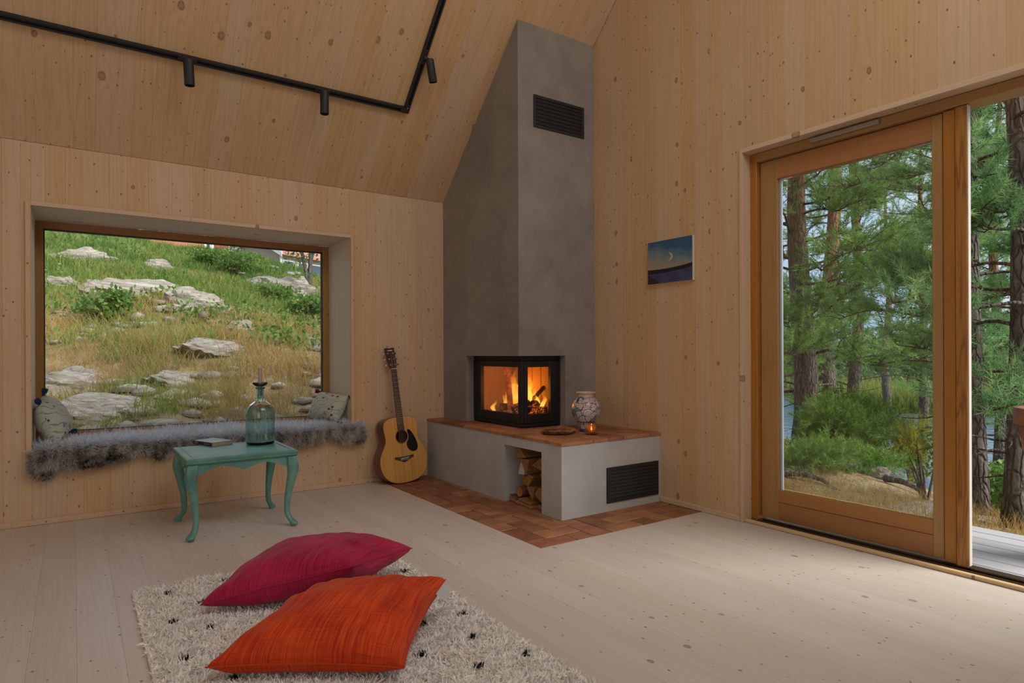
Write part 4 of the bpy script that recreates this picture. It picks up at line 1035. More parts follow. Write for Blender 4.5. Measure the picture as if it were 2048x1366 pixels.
# ------------------------------------------------------------------ hair helpers: many blades as one mesh
def blades(roots, dirs, length, width, curl, rng, segs=2, jitter=.35, droop=None):
    """flat tapering blades; roots (n,3), dirs (n,3)"""
    n = len(roots); d = dirs / np.linalg.norm(dirs, axis=1, keepdims=True)
    side = np.cross(d, rng.normal(size=(n, 3))); side /= np.linalg.norm(side, axis=1, keepdims=True) + 1e-9
    bend = np.cross(side, d) * rng.normal(0, curl, (n, 1)) + side * rng.normal(0, curl, (n, 1))
    L = length * (1 + rng.uniform(-jitter, jitter, n)); Wd = width * (1 + rng.uniform(-.3, .3, n))
    vs = []; tr = []
    for s in range(segs + 1):
        q = s / segs; p = roots + d * (L * q)[:, None] + bend * (L * q * q)[:, None]
        if droop is not None: p = p + np.array(droop)[None, :] * (L * q * q)[:, None]
        if s < segs: w = Wd * (1 - .55 * q); vs += [p - side * (w / 2)[:, None], p + side * (w / 2)[:, None]]
        else: vs += [p]
    V = np.concatenate(vs); base = np.arange(n)
    for s in range(segs - 1):
        a, b, c, e = base + 2 * s * n, base + (2 * s + 1) * n, base + (2 * s + 2) * n, base + (2 * s + 3) * n
        tr += [np.stack([a, b, e], 1), np.stack([a, e, c], 1)]
    s = segs - 1; tr.append(np.stack([base + 2 * s * n, base + (2 * s + 1) * n, base + 2 * segs * n], 1))
    rid = np.tile(rng.uniform(0, 1, n), 2 * segs + 1)
    hgt = np.concatenate([np.full(n * 2, s / segs) for s in range(segs)] + [np.ones(n)])
    return V, np.concatenate(tr), rid, hgt

# ------------------------------------------------------------------ rug
RX0, RX1, RY0, RY1 = .195, 1.272, 1.05, 3.055
rug = empty('shaggy_rug', ((RX0 + RX1) / 2, (RY0 + RY1) / 2, 0), label='white shaggy wool rug with small black tufts under the cushions', cat='rug')
rcx, rcy = rug.location.x, rug.location.y
M_WOOLB = plain('rug_backing', (.72, .67, .60), .95)
bm = bx(B(), (RX0 - rcx, RY0 - rcy, .0005), (RX1 - rcx, RY1 - rcy, .014), .005, 2); obj('backing', bm, M_WOOLB, rug)
def wool(name, a, b_):
    t = NT(name); at_ = t.new('ShaderNodeAttribute', attribute_name='rid'); hh = t.new('ShaderNodeAttribute', attribute_name='hgt')
    return t.fin(t.ramp(at_.outputs['Fac'], [(0, a), (1, b_)]), .95, 0, Specular_IOR_Level=.1)
M_WOOL = wool('cream_wool', (.80, .755, .69), (.92, .885, .83)); M_WOOLK = wool('black_wool', (.012, .012, .014), (.03, .03, .032))
rng = np.random.default_rng(11)
n = 72000; edge = .003
P_ = np.stack([rng.uniform(RX0 + edge, RX1 - edge, n) - rcx, rng.uniform(RY0 + edge, RY1 - edge, n) - rcy, np.full(n, .012)], 1)
wavy = np.sin(P_[:, 0] * 37 + np.sin(P_[:, 1] * 23) * 2) * .8 + np.sin(P_[:, 1] * 51 + P_[:, 0] * 19)
D_ = np.stack([np.cos(wavy * 1.9 + rng.normal(0, .7, n)) * .75, np.sin(wavy * 1.9 + rng.normal(0, .7, n)) * .9, rng.uniform(.25, .7, n)], 1)
V, T, rid, hg = blades(P_, D_, .017, .0065, .5, rng, segs=2)
V[:, 2] = np.clip(V[:, 2], .004, None)
o = mesh_obj('pile', tri_mesh('pile', V, T, dict(rid=rid, hgt=hg)), M_WOOL, rug); o['kind'] = 'stuff'
TUFTS = [(.312, 2.923), (.414, 2.75), (.297, 2.606), (.394, 2.471), (.295, 2.266), (.394, 2.051), (1.035, 2.057), (1.124, 1.866), (.925, 1.853), (1.033, 1.685), (1.201, 1.659), (1.191, 2.053), (1.218, 2.604), (.534, 2.946), (1.10, 3.0), (.31, 1.95), (.80, 1.55), (.93, 1.45), (1.12, 1.42), (.40, 1.62), (.60, 1.50), (1.03, 2.41)]
for x, y in TUFTS:
    m = 30; P_ = np.stack([rng.normal(0, .0065, m), rng.normal(0, .005, m), np.full(m, .014)], 1); D_ = np.stack([rng.normal(0, .45, m), rng.normal(0, .45, m), np.ones(m)], 1)
    V, T, rid, hg = blades(P_, D_, .016, .0055, .35, rng, segs=3)
    o = mesh_obj('tuft', tri_mesh('tuft', V, T, dict(rid=rid, hgt=hg)), M_WOOLK, rug); o.location = (x - rcx, y - rcy, 0)
# fringe knot at the far corner
m = 60; P_ = np.stack([rng.uniform(1.02, 1.10, m) - rcx, np.full(m, RY1 - rcy - .004), np.full(m, .008)], 1); D_ = np.stack([rng.normal(0, .4, m), np.ones(m), rng.uniform(-.1, .5, m)], 1)
V, T, rid, hg = blades(P_, D_, .04, .005, .5, rng, segs=3); V[:, 2] = np.clip(V[:, 2], .002, None)
o = mesh_obj('fringe', tri_mesh('fringe', V, T, dict(rid=rid, hgt=hg)), M_WOOL, rug); o['kind'] = 'stuff'

# ------------------------------------------------------------------ sheepskins on the window seat
def skin_mat(name):
    t = NT(name); c = t.coord('Object'); return t.fin((.78, .77, .79), .9)
M_HIDE = skin_mat('sheepskin_leather')
def fur_mat(name, light, mid, dark):
    t = NT(name); r = t.new('ShaderNodeAttribute', attribute_name='rid').outputs['Fac']; h = t.new('ShaderNodeAttribute', attribute_name='hgt').outputs['Fac']; m = t.new('ShaderNodeAttribute', attribute_name='mark').outputs['Fac']
    n = t.noise(t.vmath('MULTIPLY', t.coord(), (22, 9, 7)), 1, 3); f = t.math('ADD', t.math('MULTIPLY', r, .35), t.map(n, .36, .64, 0, .65))
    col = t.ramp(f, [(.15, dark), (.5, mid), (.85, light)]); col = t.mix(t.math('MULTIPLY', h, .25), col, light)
    sky_tint = t.new('ShaderNodeAttribute', attribute_name='top').outputs['Fac']; col = t.mix(t.math('MULTIPLY', sky_tint, t.map(n, .3, .62, 1.0, .6)), col, (.82, .90, 1.0)); mn = t.noise(t.coord(), 30, 3)  # window sky light painted into the colour of the upward-facing fur
    col = t.mix(t.math('MULTIPLY', m, t.map(mn, .35, .6, 0, 1)), col, (.014, .013, .014))
    t.fin(col, .7, 0, Specular_IOR_Level=.35)
    tl = t.new('ShaderNodeBsdfTranslucent'); t.l.new(col, tl.inputs[0]); mx = t.new('ShaderNodeMixShader'); mx.inputs[0].default_value = .35
    t.l.new(t.b.outputs[0], mx.inputs[1]); t.l.new(tl.outputs[0], mx.inputs[2]); t.l.new(mx.outputs[0], t.out.inputs[0]); return t.m
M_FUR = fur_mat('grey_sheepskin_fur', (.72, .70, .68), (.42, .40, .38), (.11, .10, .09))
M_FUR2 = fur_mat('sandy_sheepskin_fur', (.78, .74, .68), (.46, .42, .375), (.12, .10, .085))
SEAT = WZ0; FRONT = YW - .022
def sheepskin(label, x0, x1, back, bottom, marks, mat, seed, nfur=21000, bare=None):
    """hide draped from the seat over its front edge. back(q)->y of rear rim, bottom(q)->z of hanging rim, q in 0..1"""
    rng = np.random.default_rng(seed); NX, NT_ = 36, 26
    def surf(q, t):
        x = x0 + (x1 - x0) * q; yb = np.interp(q, *zip(*back)); zb = np.interp(q, *zip(*bottom))
        run = (yb - FRONT); drop = SEAT - zb; R_ = .030
        tot = run + drop; s = t * tot
        rip = .010 * abs(math.sin(q * 31 + t * 6 + seed)) + .012 * (t < .12) + .006 * np.sin(q * 19 + seed) * np.sin(t * 9 + q * 5)
        if s < run - R_: return np.array([x, yb - s, SEAT + .004 + abs(rip)]), np.array([0, 0, 1.])
        if s < run + R_:
            a = (s - (run - R_)) / (2 * R_) * PI / 2
            return np.array([x, FRONT + R_ * (1 - math.sin(a)) - .008 * math.sin(a), SEAT + .004 - R_ * (1 - math.cos(a)) + abs(rip)]), np.array([0, -math.sin(a), math.cos(a)])
        return np.array([x, FRONT - .008 - abs(rip) * .8 - .006 * (s - run) / max(drop, .01), SEAT + .004 - (s - run)]), np.array([0, -1., .05])
    root = empty('sheepskin', (0, 0, 0), label=label, cat='sheepskin', group='sheepskins on the window seat')
    ctr = Vector(((x0 + x1) / 2, FRONT, SEAT)); root.location = ctr; c = np.array(ctr)
    bm = B(); G_ = [[bm.verts.new(Vector(surf(i / NX, j / NT_)[0] - c)) for j in range(NT_ + 1)] for i in range(NX + 1)]
    for i in range(NX):
        for j in range(NT_): bm.faces.new((G_[i][j], G_[i][j + 1], G_[i + 1][j + 1], G_[i + 1][j]))
    bmesh.ops.solidify(bm, geom=bm.faces[:], thickness=.003)
    obj('hide', bm, M_HIDE, root, True)
    u = rng.uniform(0, 1, nfur); t = rng.uniform(0, 1, nfur) ** .85
    if bare: k_ = ~((u > bare[0]) & (u < bare[1]) & (t > bare[2])); u, t = u[k_], t[k_]; nfur = len(u)
    P_ = np.zeros((nfur, 3)); N_ = np.zeros((nfur, 3))
    for i in range(nfur): P_[i], N_[i] = surf(u[i], t[i])
    hang = np.clip((FRONT + .02 - P_[:, 1]) / .03, 0, 1)
    clump = np.sin(u * 60 + t * 17) + np.sin(u * 23 - t * 41)
    D_ = N_ * (.30 + .25 * hang)[:, None] + np.stack([.35 * clump + rng.normal(0, .35, nfur), rng.normal(0, .3, nfur) - .45 * (1 - hang), -.75 * hang + rng.normal(0, .25, nfur)], 1)
    D_[:, 0] += np.where(u < .06, -1.2, 0) + np.where(u > .94, 1.2, 0)
    L = .052
    V, T, rid, hg = blades(P_ - c, D_, L, .0042, .35, rng, segs=3)
    V[:, 2] = np.where(V[:, 1] > .006, np.maximum(V[:, 2], .006), V[:, 2])           # never through the seat
    V[:, 1] = np.where(V[:, 2] < -.006, np.minimum(V[:, 1], -.002), V[:, 1])
    V[:, 1] = np.minimum(V[:, 1], YF - .004 - c[1])
    V[:, 0] = np.where(V[:, 1] > .02, np.clip(V[:, 0], WX0 + .003 - c[0], WX1 - .003 - c[0]), V[:, 0])
    mk = np.zeros(len(rid)); w = V + c
    for (mx, mz, mr) in marks:
        dd = np.sqrt(((w[:, 0] - mx) / 1.5) ** 2 + (w[:, 2] - mz) ** 2); mk = np.maximum(mk, np.clip((mr - dd) / (mr * .5), 0, 1))
    o = mesh_obj('fur', tri_mesh('fur', V, T, dict(rid=rid, hgt=hg, mark=mk, top=np.tile(1 - hang, 7) * np.clip((w[:, 2] - SEAT + .015) / .03, 0, 1))), mat, root); o['kind'] = 'stuff'  # top attribute masks the fur that carries the painted sky light
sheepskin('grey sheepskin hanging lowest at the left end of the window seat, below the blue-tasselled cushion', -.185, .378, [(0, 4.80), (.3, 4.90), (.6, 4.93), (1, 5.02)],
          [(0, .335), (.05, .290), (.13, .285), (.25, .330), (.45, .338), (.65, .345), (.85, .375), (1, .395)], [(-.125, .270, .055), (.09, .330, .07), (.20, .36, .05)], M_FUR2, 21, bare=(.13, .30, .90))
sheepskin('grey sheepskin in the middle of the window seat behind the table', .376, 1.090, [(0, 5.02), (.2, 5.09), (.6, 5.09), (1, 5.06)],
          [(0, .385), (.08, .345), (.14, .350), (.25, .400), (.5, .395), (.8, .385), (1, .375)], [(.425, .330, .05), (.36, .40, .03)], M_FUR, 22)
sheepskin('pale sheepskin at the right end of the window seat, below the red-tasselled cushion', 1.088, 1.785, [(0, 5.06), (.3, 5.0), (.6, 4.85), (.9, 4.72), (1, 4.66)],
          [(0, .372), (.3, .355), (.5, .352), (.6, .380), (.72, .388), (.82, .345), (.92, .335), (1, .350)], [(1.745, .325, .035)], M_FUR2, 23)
# ------------------------------------------------------------------ outdoors: ground, lake, deck
from mathutils import noise as mnoise
def vnoise(x, y, s, seed=0):
    """cheap smooth value noise on numpy arrays"""
    x = np.asarray(x, float) * s + 31.7 * seed; y = np.asarray(y, float) * s - 17.3 * seed
    xi = np.floor(x).astype(int); yi = np.floor(y).astype(int); fx = x - xi; fy = y - yi
    fx = fx * fx * (3 - 2 * fx); fy = fy * fy * (3 - 2 * fy)
    def h(a, b):
        n = (a * 374761393 + b * 668265263) & 0x7fffffff; n = ((n ^ (n >> 13)) * 1274126177) & 0x7fffffff; return (n ^ (n >> 16)) % 10007 / 10007.
    return (h(xi, yi) * (1 - fx) + h(xi + 1, yi) * fx) * (1 - fy) + (h(xi, yi + 1) * (1 - fx) + h(xi + 1, yi + 1) * fx) * fy
def fbm(x, y, s, o=4, seed=0): return sum(vnoise(x, y, s * 2 ** k, seed + k) * .5 ** (k + 1) for k in range(o))
WATER = -1.8
def zt(x, y):
    x = np.asarray(x, float); y = np.asarray(y, float)
    hy = np.clip(y - 5.25, 0, None)
    crest = 19.5 + np.clip(-x, 0, 12) * .5
    hill = -.06 + .30 * np.minimum(hy, 1) + .224 * np.clip(np.minimum(hy, crest) - 1, 0, None) + .09 * np.clip(hy - crest, 0, 30)
    hill = hill + .70 / (1 + np.exp(np.clip((x - 1.7) / .45, -30, 30))) * np.clip(hy / 18, 0, 1) ** 2
    hill = hill + np.clip(hy / 3, 0, 1) * ((fbm(x, y, .35, 4, 2) - .47) * 1.3 + np.abs(fbm(x, y, .9, 3, 5) - .47) * .35)
    east = np.clip((x - 4.8) / 9, 0, 1); hill = -.25 + (hill + .25) * (1 - .88 * east * east * (3 - 2 * east))
    s = (x - 5.8) * .85 - (y - 2.3) * .53
    drop = np.where(s > 0, np.minimum(2.6, .30 * s + .012 * s * s), 0)
    far = np.clip(s - 30, 0, None); rise = np.minimum(far * .30, 1.5) + np.clip(far - 5, 0, 40) * .07
    z = np.where(y > 5.2, hill, -.25 + .05 * np.clip(y - 2, 0, 3)) - drop + rise
    z = z + np.where((x > 3.6), (fbm(x, y, .8, 3, 9) - .47) * .22, 0)
    inside = (x > X0 - .6) & (x < XW + .7) & (y < 5.3); return np.where(inside, -.42, z)
xs = np.concatenate([np.arange(-16, 22, .28), np.arange(22, 110, 2.0)]); ys = np.concatenate([np.arange(-10, 34, .28), np.arange(34, 100, 2.0)])
GX, GY = np.meshgrid(xs, ys, indexing='ij'); GZ = zt(GX, GY)
nx, ny = GX.shape; V = np.stack([GX.ravel(), GY.ravel(), GZ.ravel()], 1); I = np.arange(nx * ny).reshape(nx, ny)
a, b, c, d = I[:-1, :-1].ravel(), I[1:, :-1].ravel(), I[1:, 1:].ravel(), I[:-1, 1:].ravel()
T = np.concatenate([np.stack([a, b, c], 1), np.stack([a, c, d], 1)])
def ground_mat():
    t = NT('ground'); c = t.coord(); n = t.noise(c, .5, 5, .6); n2 = t.noise(c, 3.5, 5, .65); n3 = t.noise(c, 22, 3)
    x, y, z = t.xyz(c)
    col = t.ramp(n2, [(.3, (.15, .085, .045)), (.5, (.27, .19, .10)), (.7, (.36, .29, .17))])
    green = t.ramp(n2, [(.3, (.055, .085, .02)), (.7, (.16, .20, .05))])
    g = t.math('ADD', t.map(z, .9, 2.6, -.12, .30), n); hillside = t.map(y, 5.3, 6.5, 0, 1)
    col = t.mix(t.math('MULTIPLY', t.map(g, .48, .66, 0, 1), t.map(hillside, 0, 1, .25, 1)), col, green)
    col = t.mix(t.map(n3, .55, .75, 0, .5), col, (.40, .33, .22))
    t.bump(t.math('ADD', n2, n3), .6, .08); return t.fin(col, .95, 0, Specular_IOR_Level=.1)
me = tri_mesh('ground', V, T); me.polygons.foreach_set('use_smooth', [True] * len(me.polygons))
ground = mesh_obj('ground', me, ground_mat()); tag(ground, kind='structure')
def water_mat():
    t = NT('lake_water'); c = t.coord(); n = t.noise(t.vmath('MULTIPLY', c, (1.2, .5, 1)), 1.6, 4); n2 = t.noise(c, 7, 3)
    t.bump(t.math('ADD', n, t.math('MULTIPLY', n2, .35)), .35, .12)
    return t.fin((.10, .17, .23), .12, 0, Specular_IOR_Level=.6)
lake = mesh_obj('lake', tri_mesh('lake', np.array([(5, -70, WATER), (150, -70, WATER), (150, 110, WATER), (5, 110, WATER)], float), np.array([(0, 1, 2), (0, 2, 3)])), water_mat()); tag(lake, kind='structure')
deck = structure('deck', bx(B(), (3.44, -1.2, -.20), (4.30, 2.70, -.065)), plain('deck_joists', (.10, .09, .08), .9))
xx = 3.443
while xx < 4.32:
    o = mesh_obj('plank', board_mesh('plank', .121, .028, 0, 0, 3.95, 3.95, c=.003), MW['deck'], deck)
    o.matrix_local = Matrix(((-1, 0, 0, xx + .0605), (0, 0, 1, -1.22), (0, 1, 0, -.033 + random.uniform(-.001, .001)), (0, 0, 0, 1))); xx += .1285
def gp(px, depth):
    a = (px - 1024) / FPX; p = (fw + rt * a) * depth; return p.x, p.y, float(zt(p.x, p.y))
def zpx(py, depth): return 1 - (py - 703.5) / FPX * depth

# ------------------------------------------------------------------ hillside: rock outcrops, stones, grass
def rock_mat():
    t = NT('granite'); c = t.coord(); r = t.rand(); p = t.vmath('ADD', c, t.vmath('SCALE', t.comb(7, 3, 5), r))
    n = t.noise(t.vmath('MULTIPLY', p, (1, 1, 5)), 2.2, 6, .65, dist=.6); n2 = t.noise(p, 11, 4); l = t.noise(p, 4, 4)
    col = t.ramp(n, [(.3, (.13, .115, .10)), (.5, (.34, .29, .245)), (.62, (.44, .385, .33)), (.75, (.52, .48, .44))])
    col = t.mix(t.map(l, .52, .66, 0, .55), col, (.26, .27, .13)); col = t.mix(t.map(n2, .58, .72, 0, .5), col, (.55, .53, .49))
    t.bump(t.math('ADD', n, t.math('MULTIPLY', n2, .4)), .7, .06); return t.fin(col, .9, 0, Specular_IOR_Level=.15)
M_ROCK = rock_mat()
def rock_mesh(seed, sub=4, strata=True):
    bm = B(); bmesh.ops.create_icosphere(bm, subdivisions=sub, radius=1)
    off = Vector((seed * 7.3, seed * 3.1, seed * 5.7))
    for v in bm.verts:
        p = v.co.copy(); n1 = mnoise.noise(p * 1.1 + off); n2 = mnoise.noise(p * 2.7 + off); n3 = mnoise.noise(p * 6.5 + off)
        k = 1 + .38 * n1 + .20 * abs(n2) + .07 * n3
        if strata: k += .07 * math.copysign(abs(math.sin((p.z * 2 + p.x * .9) * 6 + n2 * 3)) ** 3, math.sin((p.z * 2 + p.x * .9) * 6 + n2 * 3))
        v.co = p * k
    me = bpy.data.meshes.new('rock'); bm.to_mesh(me); bm.free(); me.polygons.foreach_set('use_smooth', [True] * len(me.polygons)); me.set_sharp_from_angle(angle=math.radians(38)); return me
ROCKS = [rock_mesh(k) for k in range(1, 6)]
def on_hill(px, py):
    """where a sight line from the room's middle meets the hillside"""
    a = (px - 1024) / FPX; d = fw + rt * a + up * (-(py - 703.5) / FPX); t_ = 6.0
    for _ in range(900):
        p = Vector((0, 0, 1)) + d * t_
        if p.z <= float(zt(p.x, p.y)): break
        t_ += .04
    return p, t_
ROCK_AT = []
OUT = [(163, 514, 112, 34, 'grey rock outcrop in tall grass at the top left of the hillside'), (318, 533, 56, 24, 'small dark rock near the crest of the hillside, above the broad flat slab'), (285, 580, 190, 44, 'broad flat rock slab high on the middle of the hillside'),
       (392, 612, 112, 56, 'jagged split rock with rusty face in the middle of the hillside'), (560, 576, 120, 44, 'pale rocky outcrop high on the right, below the slender tree'), (600, 585, 62, 46, 'light grey boulder beside the slender tree'), (485, 664, 60, 34, 'brown boulder right of the middle of the hillside'),
       (598, 640, 46, 22, 'small rounded boulder at the right edge of the hillside, above the grey slab'), (432, 696, 130, 26, 'long low rock ledge across the middle of the slope'), (628, 686, 50, 22, 'grey slab at the lower right edge of the window'), (135, 770, 150, 56, 'big pale striped outcrop low on the left of the slope'),
       (215, 822, 190, 40, 'lowest light grey rock shelf above the window seat on the left'), (122, 566, 60, 30, 'mossy reddish rock at the left edge, below the top left outcrop'), (360, 760, 110, 24, 'flat pale ledge in the dry grass left of the candle')]
for k, (px, py, w, h, lab) in enumerate(OUT):
    p, t_ = on_hill(px, py); s = t_ / FPX
    o = bpy.data.objects.new('rock_outcrop', ROCKS[k % 5]); link(o)
    if not ROCKS[k % 5].materials: ROCKS[k % 5].materials.append(M_ROCK)
    o.location = p + Vector((0, .12 * w * s, -.10 * h * s)); o.scale = (w * s * .52, w * s * .40, h * s * .72); o.rotation_euler = (.22, random.uniform(-.12, .12), random.uniform(-.3, .3))
    tag(o, lab, 'rock', 'rock outcrops on the hillside'); ROCK_AT.append((o.location.x, o.location.y, w * s * .42, w * s * .34 + h * s * .55))
rng = np.random.default_rng(5)
def fan(n, az0, az1, d0, d1, power=1.0):
    """random ground points in a fan seen from the room, denser close by"""
    az = np.radians(rng.uniform(az0, az1, n)); d = d0 * (d1 / d0) ** (rng.uniform(0, 1, n) ** power)
    x, y = d * np.sin(az), d * np.cos(az); return x, y, zt(x, y), d
# stones
rv, rt_ = [], []; base = 0
ico = bmesh.new(); bmesh.ops.create_icosphere(ico, subdivisions=1, radius=1); iv = np.array([v.co for v in ico.verts]); it = np.array([[v.index for v in f.verts] for f in ico.faces]); ico.free()
x, y, z, d = fan(1100, -12, 26, 6.4, 22)
keep = fbm(x, y, .7, 3, 14) > .50
for X_, Y_, Z_ in zip(x[keep], y[keep], z[keep]):
    r = rng.uniform(.03, .15) ; q = iv * (r * rng.uniform(.6, 1.4), r * rng.uniform(.6, 1.4), r * rng.uniform(.25, .6)) * (1 + rng.uniform(-.2, .2, (len(iv), 1))); an = rng.uniform(0, 6.28)
    R2 = np.array([[math.cos(an), -math.sin(an), 0], [math.sin(an), math.cos(an), 0], [0, 0, 1]]); rv.append(q @ R2.T + (X_, Y_, Z_ + .01)); rt_.append(it + base); base += len(iv)
o = mesh_obj('stones', tri_mesh('stones', np.concatenate(rv), np.concatenate(rt_)), M_ROCK); tag(o, 'loose stones strewn over the dry hillside outside the window', 'stones', kind='stuff')
def grass_mat(name, stops):
    t = NT(name); r = t.new('ShaderNodeAttribute', attribute_name='rid').outputs['Fac']; g = t.new('ShaderNodeAttribute', attribute_name='green').outputs['Fac']; h = t.new('ShaderNodeAttribute', attribute_name='hgt').outputs['Fac']
    f = t.math('ADD', t.math('ADD', g, t.math('MULTIPLY', t.math('SUBTRACT', r, .5), .5)), t.math('MULTIPLY', t.math('SUBTRACT', .5, h), .12))
    col = t.ramp(f, stops); m = t.fin(col, .7, 0, Specular_IOR_Level=.2)
    tl = t.new('ShaderNodeBsdfTranslucent'); t.l.new(col, tl.inputs[0]); mx = t.new('ShaderNodeMixShader'); mx.inputs[0].default_value = .35
    t.l.new(t.b.outputs[0], mx.inputs[1]); t.l.new(tl.outputs[0], mx.inputs[2]); t.l.new(mx.outputs[0], t.out.inputs[0]); return m
M_GRASS = grass_mat('hill_grass', [(.0, (.44, .29, .11)), (.3, (.38, .31, .105)), (.5, (.24, .29, .07)), (.75, (.125, .225, .042)), (1, (.085, .175, .038))])
def off_rock(x, y):
    k = np.ones(len(x), bool)
    for a, b, ra, rb in ROCK_AT: k &= (((x - a) / ra) ** 2 + ((y - b + .1) / rb) ** 2) > .8 + .3 * rng.uniform(-1, 1, len(x))
    return k
def grass(name, label, n, fanargs, L, W_, greenf, keepf=None, kind='stuff', cat='grass', curl=.35, segs=2, mat=None):
    x, y, z, d = fan(n, *fanargs); k = (np.ones(len(x), bool) if keepf is None else keepf(x, y, z, d)) & off_rock(x, y)
    x, y, z, d = x[k], y[k], z[k], d[k]; m = len(x)
    D_ = np.stack([rng.normal(0, .32, m), rng.normal(0, .32, m), np.ones(m)], 1)
    P_ = np.stack([x, y, z - .02], 1); g0 = np.clip(greenf(x, y, z), 0, 1)
    Ls = L * (.55 + .9 * fbm(x, y, .9, 2, 3)) ; Ws = W_ * np.clip(d / 9, .8, 2.2)
    V, T, rid, hg = blades(P_, D_, Ls, Ws, curl, rng, segs=segs)
    o = mesh_obj(name, tri_mesh(name, V, T, dict(rid=rid, hgt=hg, green=np.tile(g0, 2 * segs + 1))), mat or M_GRASS); return tag(o, label, cat, kind=kind)
gf = lambda x, y, z: .33 + .26 * np.clip(z - .8, -1, 2.2) + (fbm(x, y, .55, 3, 21) - .47) * 1.5
grass('hill_grass', 'dry and green grass covering the hillside outside the window', 62000, (-13, 27, 6.3, 30, .9), .24, .010, gf, lambda x, y, z, d: (fbm(x, y, .8, 3, 33) + .16 * np.clip(z - 1, -.5, 1.5)) > .40)
grass('meadow_grass', 'tall green meadow grass near the crest of the hillside', 26000, (-13, 27, 12, 30, .8), .26, .011, lambda x, y, z: .72 + (fbm(x, y, .6, 3, 8) - .47) * .8, lambda x, y, z, d: fbm(x, y, .5, 3, 40) > .42)
grass('straw_grass', 'tall straw-coloured grass just outside the window', 15000, (-10, 26, 6.1, 9.5, 1.2), .30, .006, lambda x, y, z: .18 + (fbm(x, y, .8, 2, 51) - .47) * 1.2, lambda x, y, z, d: (fbm(x, y, .7, 2, 52) > .43) & (y > 5.9))

# foliage built from many leaves or needles ------------------------------------------------
def leaf_mat(name, a, b_, c_=None, tl=.35, rough=.55):
    t = NT(name); r = t.new('ShaderNodeAttribute', attribute_name='rid').outputs['Fac']; col = t.ramp(r, [(0, a), (.6, b_), (1, c_ or b_)]); t.fin(col, rough, 0, Specular_IOR_Level=.25)
    tr = t.new('ShaderNodeBsdfTranslucent'); t.l.new(col, tr.inputs[0]); mx = t.new('ShaderNodeMixShader'); mx.inputs[0].default_value = tl
    t.l.new(t.b.outputs[0], mx.inputs[1]); t.l.new(tr.outputs[0], mx.inputs[2]); t.l.new(mx.outputs[0], t.out.inputs[0]); return t.m
def leaves_at(P_, size, rng, up_bias=.4, asp=.55):
    """pointed leaves (two triangles each)"""
    n = len(P_); d = rng.normal(size=(n, 3)); d[:, 2] += up_bias; d /= np.linalg.norm(d, axis=1, keepdims=True); s = np.cross(d, rng.normal(size=(n, 3))); s /= np.linalg.norm(s, axis=1, keepdims=True)
    L = (size * rng.uniform(.6, 1.3, n))[:, None]
    V = np.concatenate([P_, P_ + d * L * .5 + s * L * asp / 2, P_ + d * L, P_ + d * L * .5 - s * L * asp / 2]); i = np.arange(n)
    return V, np.concatenate([np.stack([i, i + n, i + 2 * n], 1), np.stack([i, i + 2 * n, i + 3 * n], 1)]), np.tile(rng.uniform(0, 1, n), 4)
def needle_sprays(C_, D_, size, rng, per=46, nl=.07, nw=.0042, spread=.9):
    """pine shoots: C_ shoot base, D_ shoot direction; needles all along the shoot"""
    n = len(C_); D_ = D_ / np.linalg.norm(D_, axis=1, keepdims=True)
    q = rng.uniform(0, 1, (n, per)); roots = (C_[:, None, :] + D_[:, None, :] * (size * q)[:, :, None]).reshape(-1, 3)
    r = rng.normal(size=(n * per, 3)); Dd = np.repeat(D_, per, 0); nd = Dd * rng.uniform(.35, 1.2, (n * per, 1)) + r / np.linalg.norm(r, axis=1, keepdims=True) * spread
    nd /= np.linalg.norm(nd, axis=1, keepdims=True); side = np.cross(nd, rng.normal(size=nd.shape)); side /= np.linalg.norm(side, axis=1, keepdims=True)
    L = nl * rng.uniform(.7, 1.15, (n * per, 1)); tip = roots + nd * L; m = n * per; i = np.arange(m)
    V = np.concatenate([roots - side * nw / 2, roots + side * nw / 2, tip]); rid = np.repeat(np.clip(rng.uniform(0, 1, n) * .7 + rng.uniform(0, .3, n), 0, 1), per)
    return V, np.stack([i, i + m, i + 2 * m], 1), np.tile(rid, 3)
def bark_mat(name, a, b_, top=None, h0=2, h1=4):
    t = NT(name); c = t.coord(); n = t.noise(t.vmath('MULTIPLY', c, (9, 9, 2.2)), 1.5, 5, .65); v = t.voro(t.vmath('ADD', t.vmath('MULTIPLY', c, (24, 24, 5.0)), t.vmath('SCALE', t.noise(c, 6, 3, out=1), 1.6)), 1, 'DISTANCE_TO_EDGE')
    col = t.ramp(n, [(.3, a), (.7, b_)])
    if top: col = t.mix(t.map(t.xyz(c)[2], h0, h1, 0, 1), col, top)
    col = t.mix(t.map(v, 0, .14, .5, 0), col, tuple(k * .35 for k in a)); t.bump(t.math('ADD', n, t.map(v, 0, .2, 0, 1)), .8, .03); return t.fin(col, .95, 0, Specular_IOR_Level=.1)
M_BARK = bark_mat('pine_bark', (.085, .07, .06), (.22, .19, .165), (.34, .17, .10), 2.6, 4.4); M_BARKG = bark_mat('grey_bark', (.10, .09, .082), (.24, .22, .20)); M_TWIG = bark_mat('twig_bark', (.10, .075, .06), (.22, .17, .14))
M_PINE = leaf_mat('pine_needles', (.09, .19, .04), (.22, .38, .10), (.40, .54, .17), .42)
M_PINE2 = leaf_mat('blue_green_needles', (.085, .185, .07), (.19, .35, .13), (.34, .50, .20), .42)
M_LEAF = leaf_mat('broad_leaves', (.06, .14, .025), (.13, .25, .05), (.24, .34, .08), .4); M_LEAFD = leaf_mat('distant_leaves', (.07, .15, .05), (.14, .24, .09), (.22, .30, .12), .4)
M_YEL = leaf_mat('golden_cypress', (.16, .19, .02), (.34, .33, .035), (.50, .44, .06), .35); M_JUN = leaf_mat('juniper_needles', (.08, .17, .03), (.18, .31, .06), (.32, .44, .10), .4)
